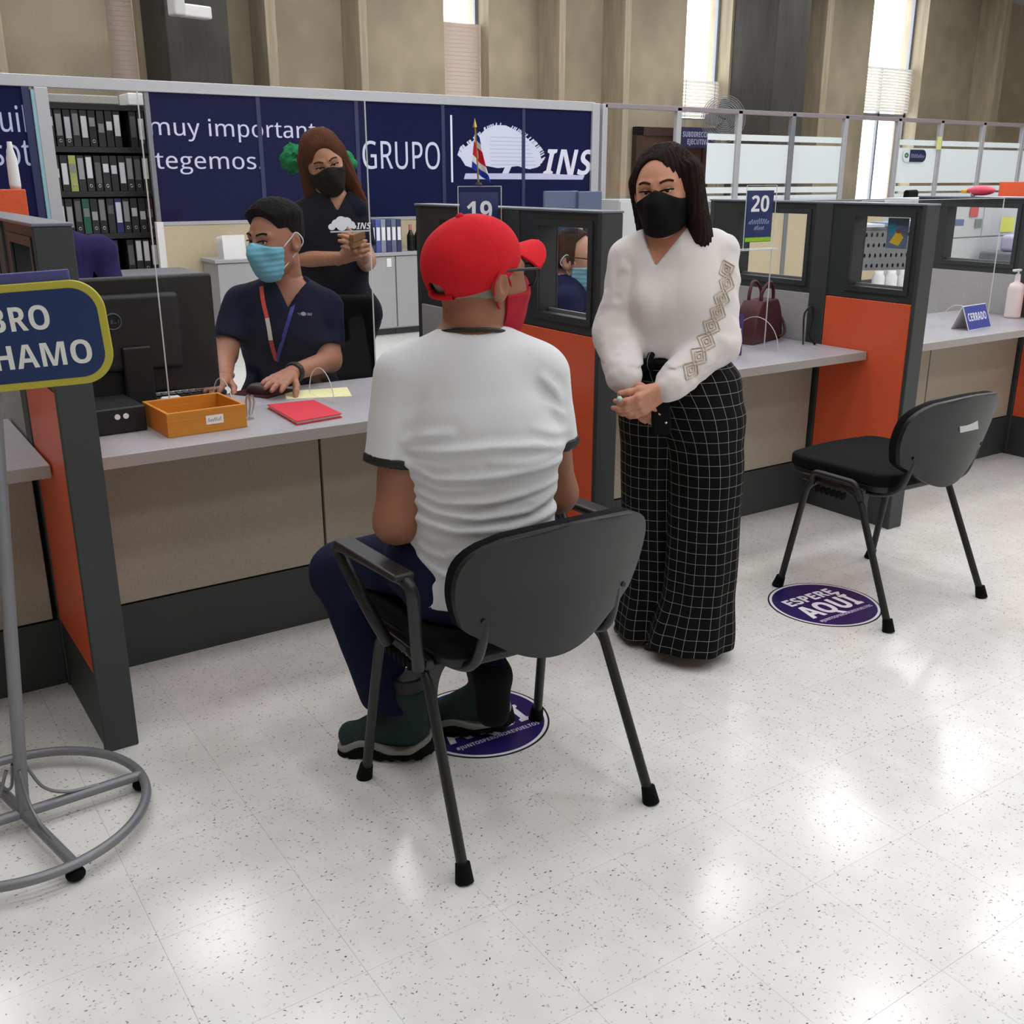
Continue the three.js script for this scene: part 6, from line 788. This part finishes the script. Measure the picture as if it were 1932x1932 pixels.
{ // standing colleague with green hair tie
  const P = at, d = 4.62, F = dirOf(-1, 0.12), c = P(625, 500, d), base = V(c.x, 0, c.z);
  const j = { head: P(612, 308, d - 0.04), neck: P(628, 378, d), chest: P(622, 440, d), pelvis: c.clone().setY(0.9), shR: P(568, 408, d), shL: P(672, 404, d + 0.02), elR: P(556, 490, d - 0.02), wrR: P(645, 487, d - 0.24), elL: P(690, 492, d - 0.02), wrL: P(684, 482, d - 0.24) };
  j.hipR = c.clone().setY(0.86).addScaledVector(SIDE, -0.09); j.hipL = c.clone().setY(0.86).addScaledVector(SIDE, 0.09); j.knR = j.hipR.clone().setY(0.48); j.knL = j.hipL.clone().setY(0.48); j.anR = j.hipR.clone().setY(0.09); j.anL = j.hipL.clone().setY(0.09);
  const q = figure(base, 'standing colleague with auburn hair, green hair tie and black mask', j, F, { skin: '#b07c60', face: dirOf(-0.85, 0.3).add(V(0, -0.3, 0)), tilt: V(0, 1, 0).addScaledVector(SIDE, -0.28), shirt: '#10131f', hem: 0.84, vneck: P(636, 400, d - 0.14), sleeve: 0.7, shirtLabel: 'dark navy polo shirt', hands: [[j.wrR, P(678, 470, d - 0.3).sub(j.wrR), V(0, 0.4, 0).addScaledVector(HEAD, 1), V(0, 1, 0), 0.5, { size: 0.95 }], [j.wrL, P(668, 462, d - 0.3).sub(j.wrL), V(-1, 0, 0), V(0, 1, 0), 0.45, { size: 0.95 }]] });
  const { me, hf, hS, hb } = q; eyeParts(me, hf, hS, base, '#4a2c1c', 0.7);
  const P2 = (x, y, z) => V(x, y, z), cs = ellip(P2(0, 0.046, -0.018), [0.09, 0.096, 0.104]), fall = union(0.03, cap(P2(0.075, 0.03, -0.02), P2(0.1, -0.2, 0.0), 0.03, 0.036), cap(P2(-0.075, 0.03, -0.02), P2(-0.1, -0.2, 0.0), 0.028, 0.03), cap(P2(0, 0.02, -0.08), P2(0, -0.2, -0.06), 0.055, 0.05)), face = ellip(P2(0, -0.03, 0.09), [0.068, 0.115, 0.078]);
  const hair = (x, y, z) => Math.max(sm(cs(x, y, z), fall(x, y, z), 0.025) - 0.002 * Math.sin(Math.atan2(z, x) * 40) - 0.003 * noise(x * 26, y * 8, z * 26), -face(x, y, z), z - 0.07); const b2 = boundsOf([-1, 1].flatMap(a => [fp(hf, a * 0.16, -0.28, -0.15), fp(hf, a * 0.16, 0.17, 0.12)]), 0.04);
  part(me, 'hair', netMesh(inFrame(hf, hair, hS), b2[0], b2[1], 0.0042, base), mat('#4f2916', 0.76), null, null, 'long auburn hair'); maskParts(me, hf, hS, base, '#14110f', { label: 'black face mask', top: 0.0, peak: 0.014, drop: 0.4 });
  const tie = (px, py, r) => { const c = P(px, py, d + 0.06), f = (x, y, z) => Math.hypot(x - c.x, (y - c.y) * 0.72, z - c.z) - r - 0.014 * noise(x * 40, y * 40, z * 40) - 0.006 * noise(x * 110, y * 110, z * 110), b = boundsOf([c], r * 1.7); part(me, 'hair_tie', netMesh(f, b[0], b[1], 0.005, base), mat('#1f7d4c', 0.9), null, null, 'fluffy green hair tie'); };
  tie(549, 300, 0.042); tie(655, 312, 0.038);
  const ph = P(674, 452, d - 0.3), pn = thing('wallet', 'small tan wallet held by the standing colleague', 'wallet', ph, 0.5); part(pn, 'body', rbox(0.09, 0.06, 0.014, 0.005).rotateZ(0.15), mat('#8a6238', 0.6)); part(pn, 'flap', rbox(0.088, 0.03, 0.004, 0.002).rotateZ(0.15).translate(0, 0.012, 0.009), mat('#7a542e', 0.6));
}
{ // clerk at booth 20, seen through the pane
  const P = at, d = 4.5, F = dirOf(0.1, 1), c = P(1075, 600, d), base = V(c.x, 0, c.z);
  const j = { head: P(1083, 492, d), neck: P(1068, 545, d), chest: P(1062, 590, d), pelvis: c.clone().setY(0.68), shR: P(1068, 572, d - 0.15), shL: P(1068, 568, d + 0.17), elR: P(1085, 640, d - 0.2), wrR: P(1150, 622, d - 0.14), elL: P(1085, 645, d + 0.2), wrL: P(1155, 618, d + 0.12) };
  j.hipR = j.pelvis.clone().addScaledVector(HEAD, -0.09).setY(0.605); j.hipL = j.pelvis.clone().addScaledVector(HEAD, 0.09).setY(0.605); j.knR = j.hipR.clone().add(V(0.34, -0.09, 0.1)); j.knL = j.hipL.clone().add(V(0.34, -0.09, 0.1)); j.anR = j.knR.clone().setY(0.09); j.anL = j.knL.clone().setY(0.09);
  const q = figure(base, 'seated clerk with glasses seen through the partition pane of booth 20', j, F, { skin: '#b98c74', face: dirOf(-0.3, 0.95).add(V(0, -0.05, 0)), shirt: '#1c2140', shirtName: 'jacket', hem: 0.58, long: true, sleeve: 1.2, seat: true, hands: [[j.wrR, dirOf(0.1, 1), V(0, -1, 0), HEAD, 0.3], [j.wrL, dirOf(0.1, 1), V(0, -1, 0), HEAD.clone().negate(), 0.3]] }), { me, hf, hS, hb } = q;
  eyeParts(me, hf, hS, base, '#2a1d16', 0.4); const hair = (x, y, z) => Math.max(headBare(x, y, z) - 0.012 - 0.003 * noise(x * 60, y * 60, z * 60), -(y + 0.03 - (z > 0 ? z * -0.6 + 0.0 : 0) - Math.max(0, z + 0.01) * 1.2), z - 0.02 - Math.max(0, y - 0.08) * 0.8); part(me, 'hair', netMesh(inFrame(hf, hair, hS), hb[0], hb[1], 0.004, base), mat('#1e1612', 0.78)); maskParts(me, hf, hS, base, '#86c0d2', { loop: '#e4eaee', pleat: true });
  const L = (x, y, z) => fp(hf, x, y, z, hS).sub(base), gl = part(me, 'glasses', tube([L(-0.084, 0.02, -0.02), L(-0.084, 0.02, 0.03), L(-0.07, 0.018, 0.1), L(0, 0.018, 0.118), L(0.07, 0.018, 0.1), L(0.084, 0.02, 0.03), L(0.084, 0.02, -0.02)], 0.0024, 40, 6), M.black); part(me, 'collar', new THREE.TorusGeometry(0.062, 0.012, 8, 28).rotateX(Math.PI / 2 - 0.2).translate(...j.neck.clone().sub(base).toArray()), M.white);
  officeChair('black office chair at booth 20 seen through the pane', base.x - 0.06, base.z - 0.04, -2.06, 1.0);
}
{ // jacket over a chair in front of the shelving
  const p = at(78, 470, 5.4), c = officeChair('black office chair with purple jacket in front of the desk', p.x, p.z - 0.1, 0.3, 1.08); const jk = thing('jacket', 'dark purple jacket hung over the office chair back', 'jacket', [p.x, 0, p.z - 0.1], 0.3);
  const f = (x, y, z) => union(0.05, cap(V(-0.18, 1.08, 0.245), V(0.18, 1.08, 0.255), 0.085, 0.085), cap(V(-0.2, 1.06, 0.25), V(-0.22, 0.7, 0.26), 0.085, 0.095), cap(V(0.2, 1.06, 0.25), V(0.22, 0.7, 0.26), 0.085, 0.095), cap(V(0, 1.06, 0.25), V(0, 0.72, 0.27), 0.14, 0.14, V(0, 0, 1), 1.6))(x, y, z) - 0.01 * noise(x * 12, y * 9, z * 12) - 0.004 * noise(x * 40, y * 20, z * 40);
  const jf = (x, y, z) => Math.max(f(x, y, z), -Math.max(Math.abs(x) - 0.236, Math.abs(z - 0.258) - 0.05, y - 1.086));
  part(jk, 'body', netMesh(jf, V(-0.4, 0.5, 0.05), V(0.4, 1.26, 0.48), 0.009, V(0, 0, 0)), mat('#2a2350', 0.9)); part(jk, 'collar', new THREE.TorusGeometry(0.07, 0.018, 8, 24).scale(1, 0.5, 0.8).translate(0, 1.17, 0.25), mat('#231d44', 0.9));
}
renderer.render(scene, camera);
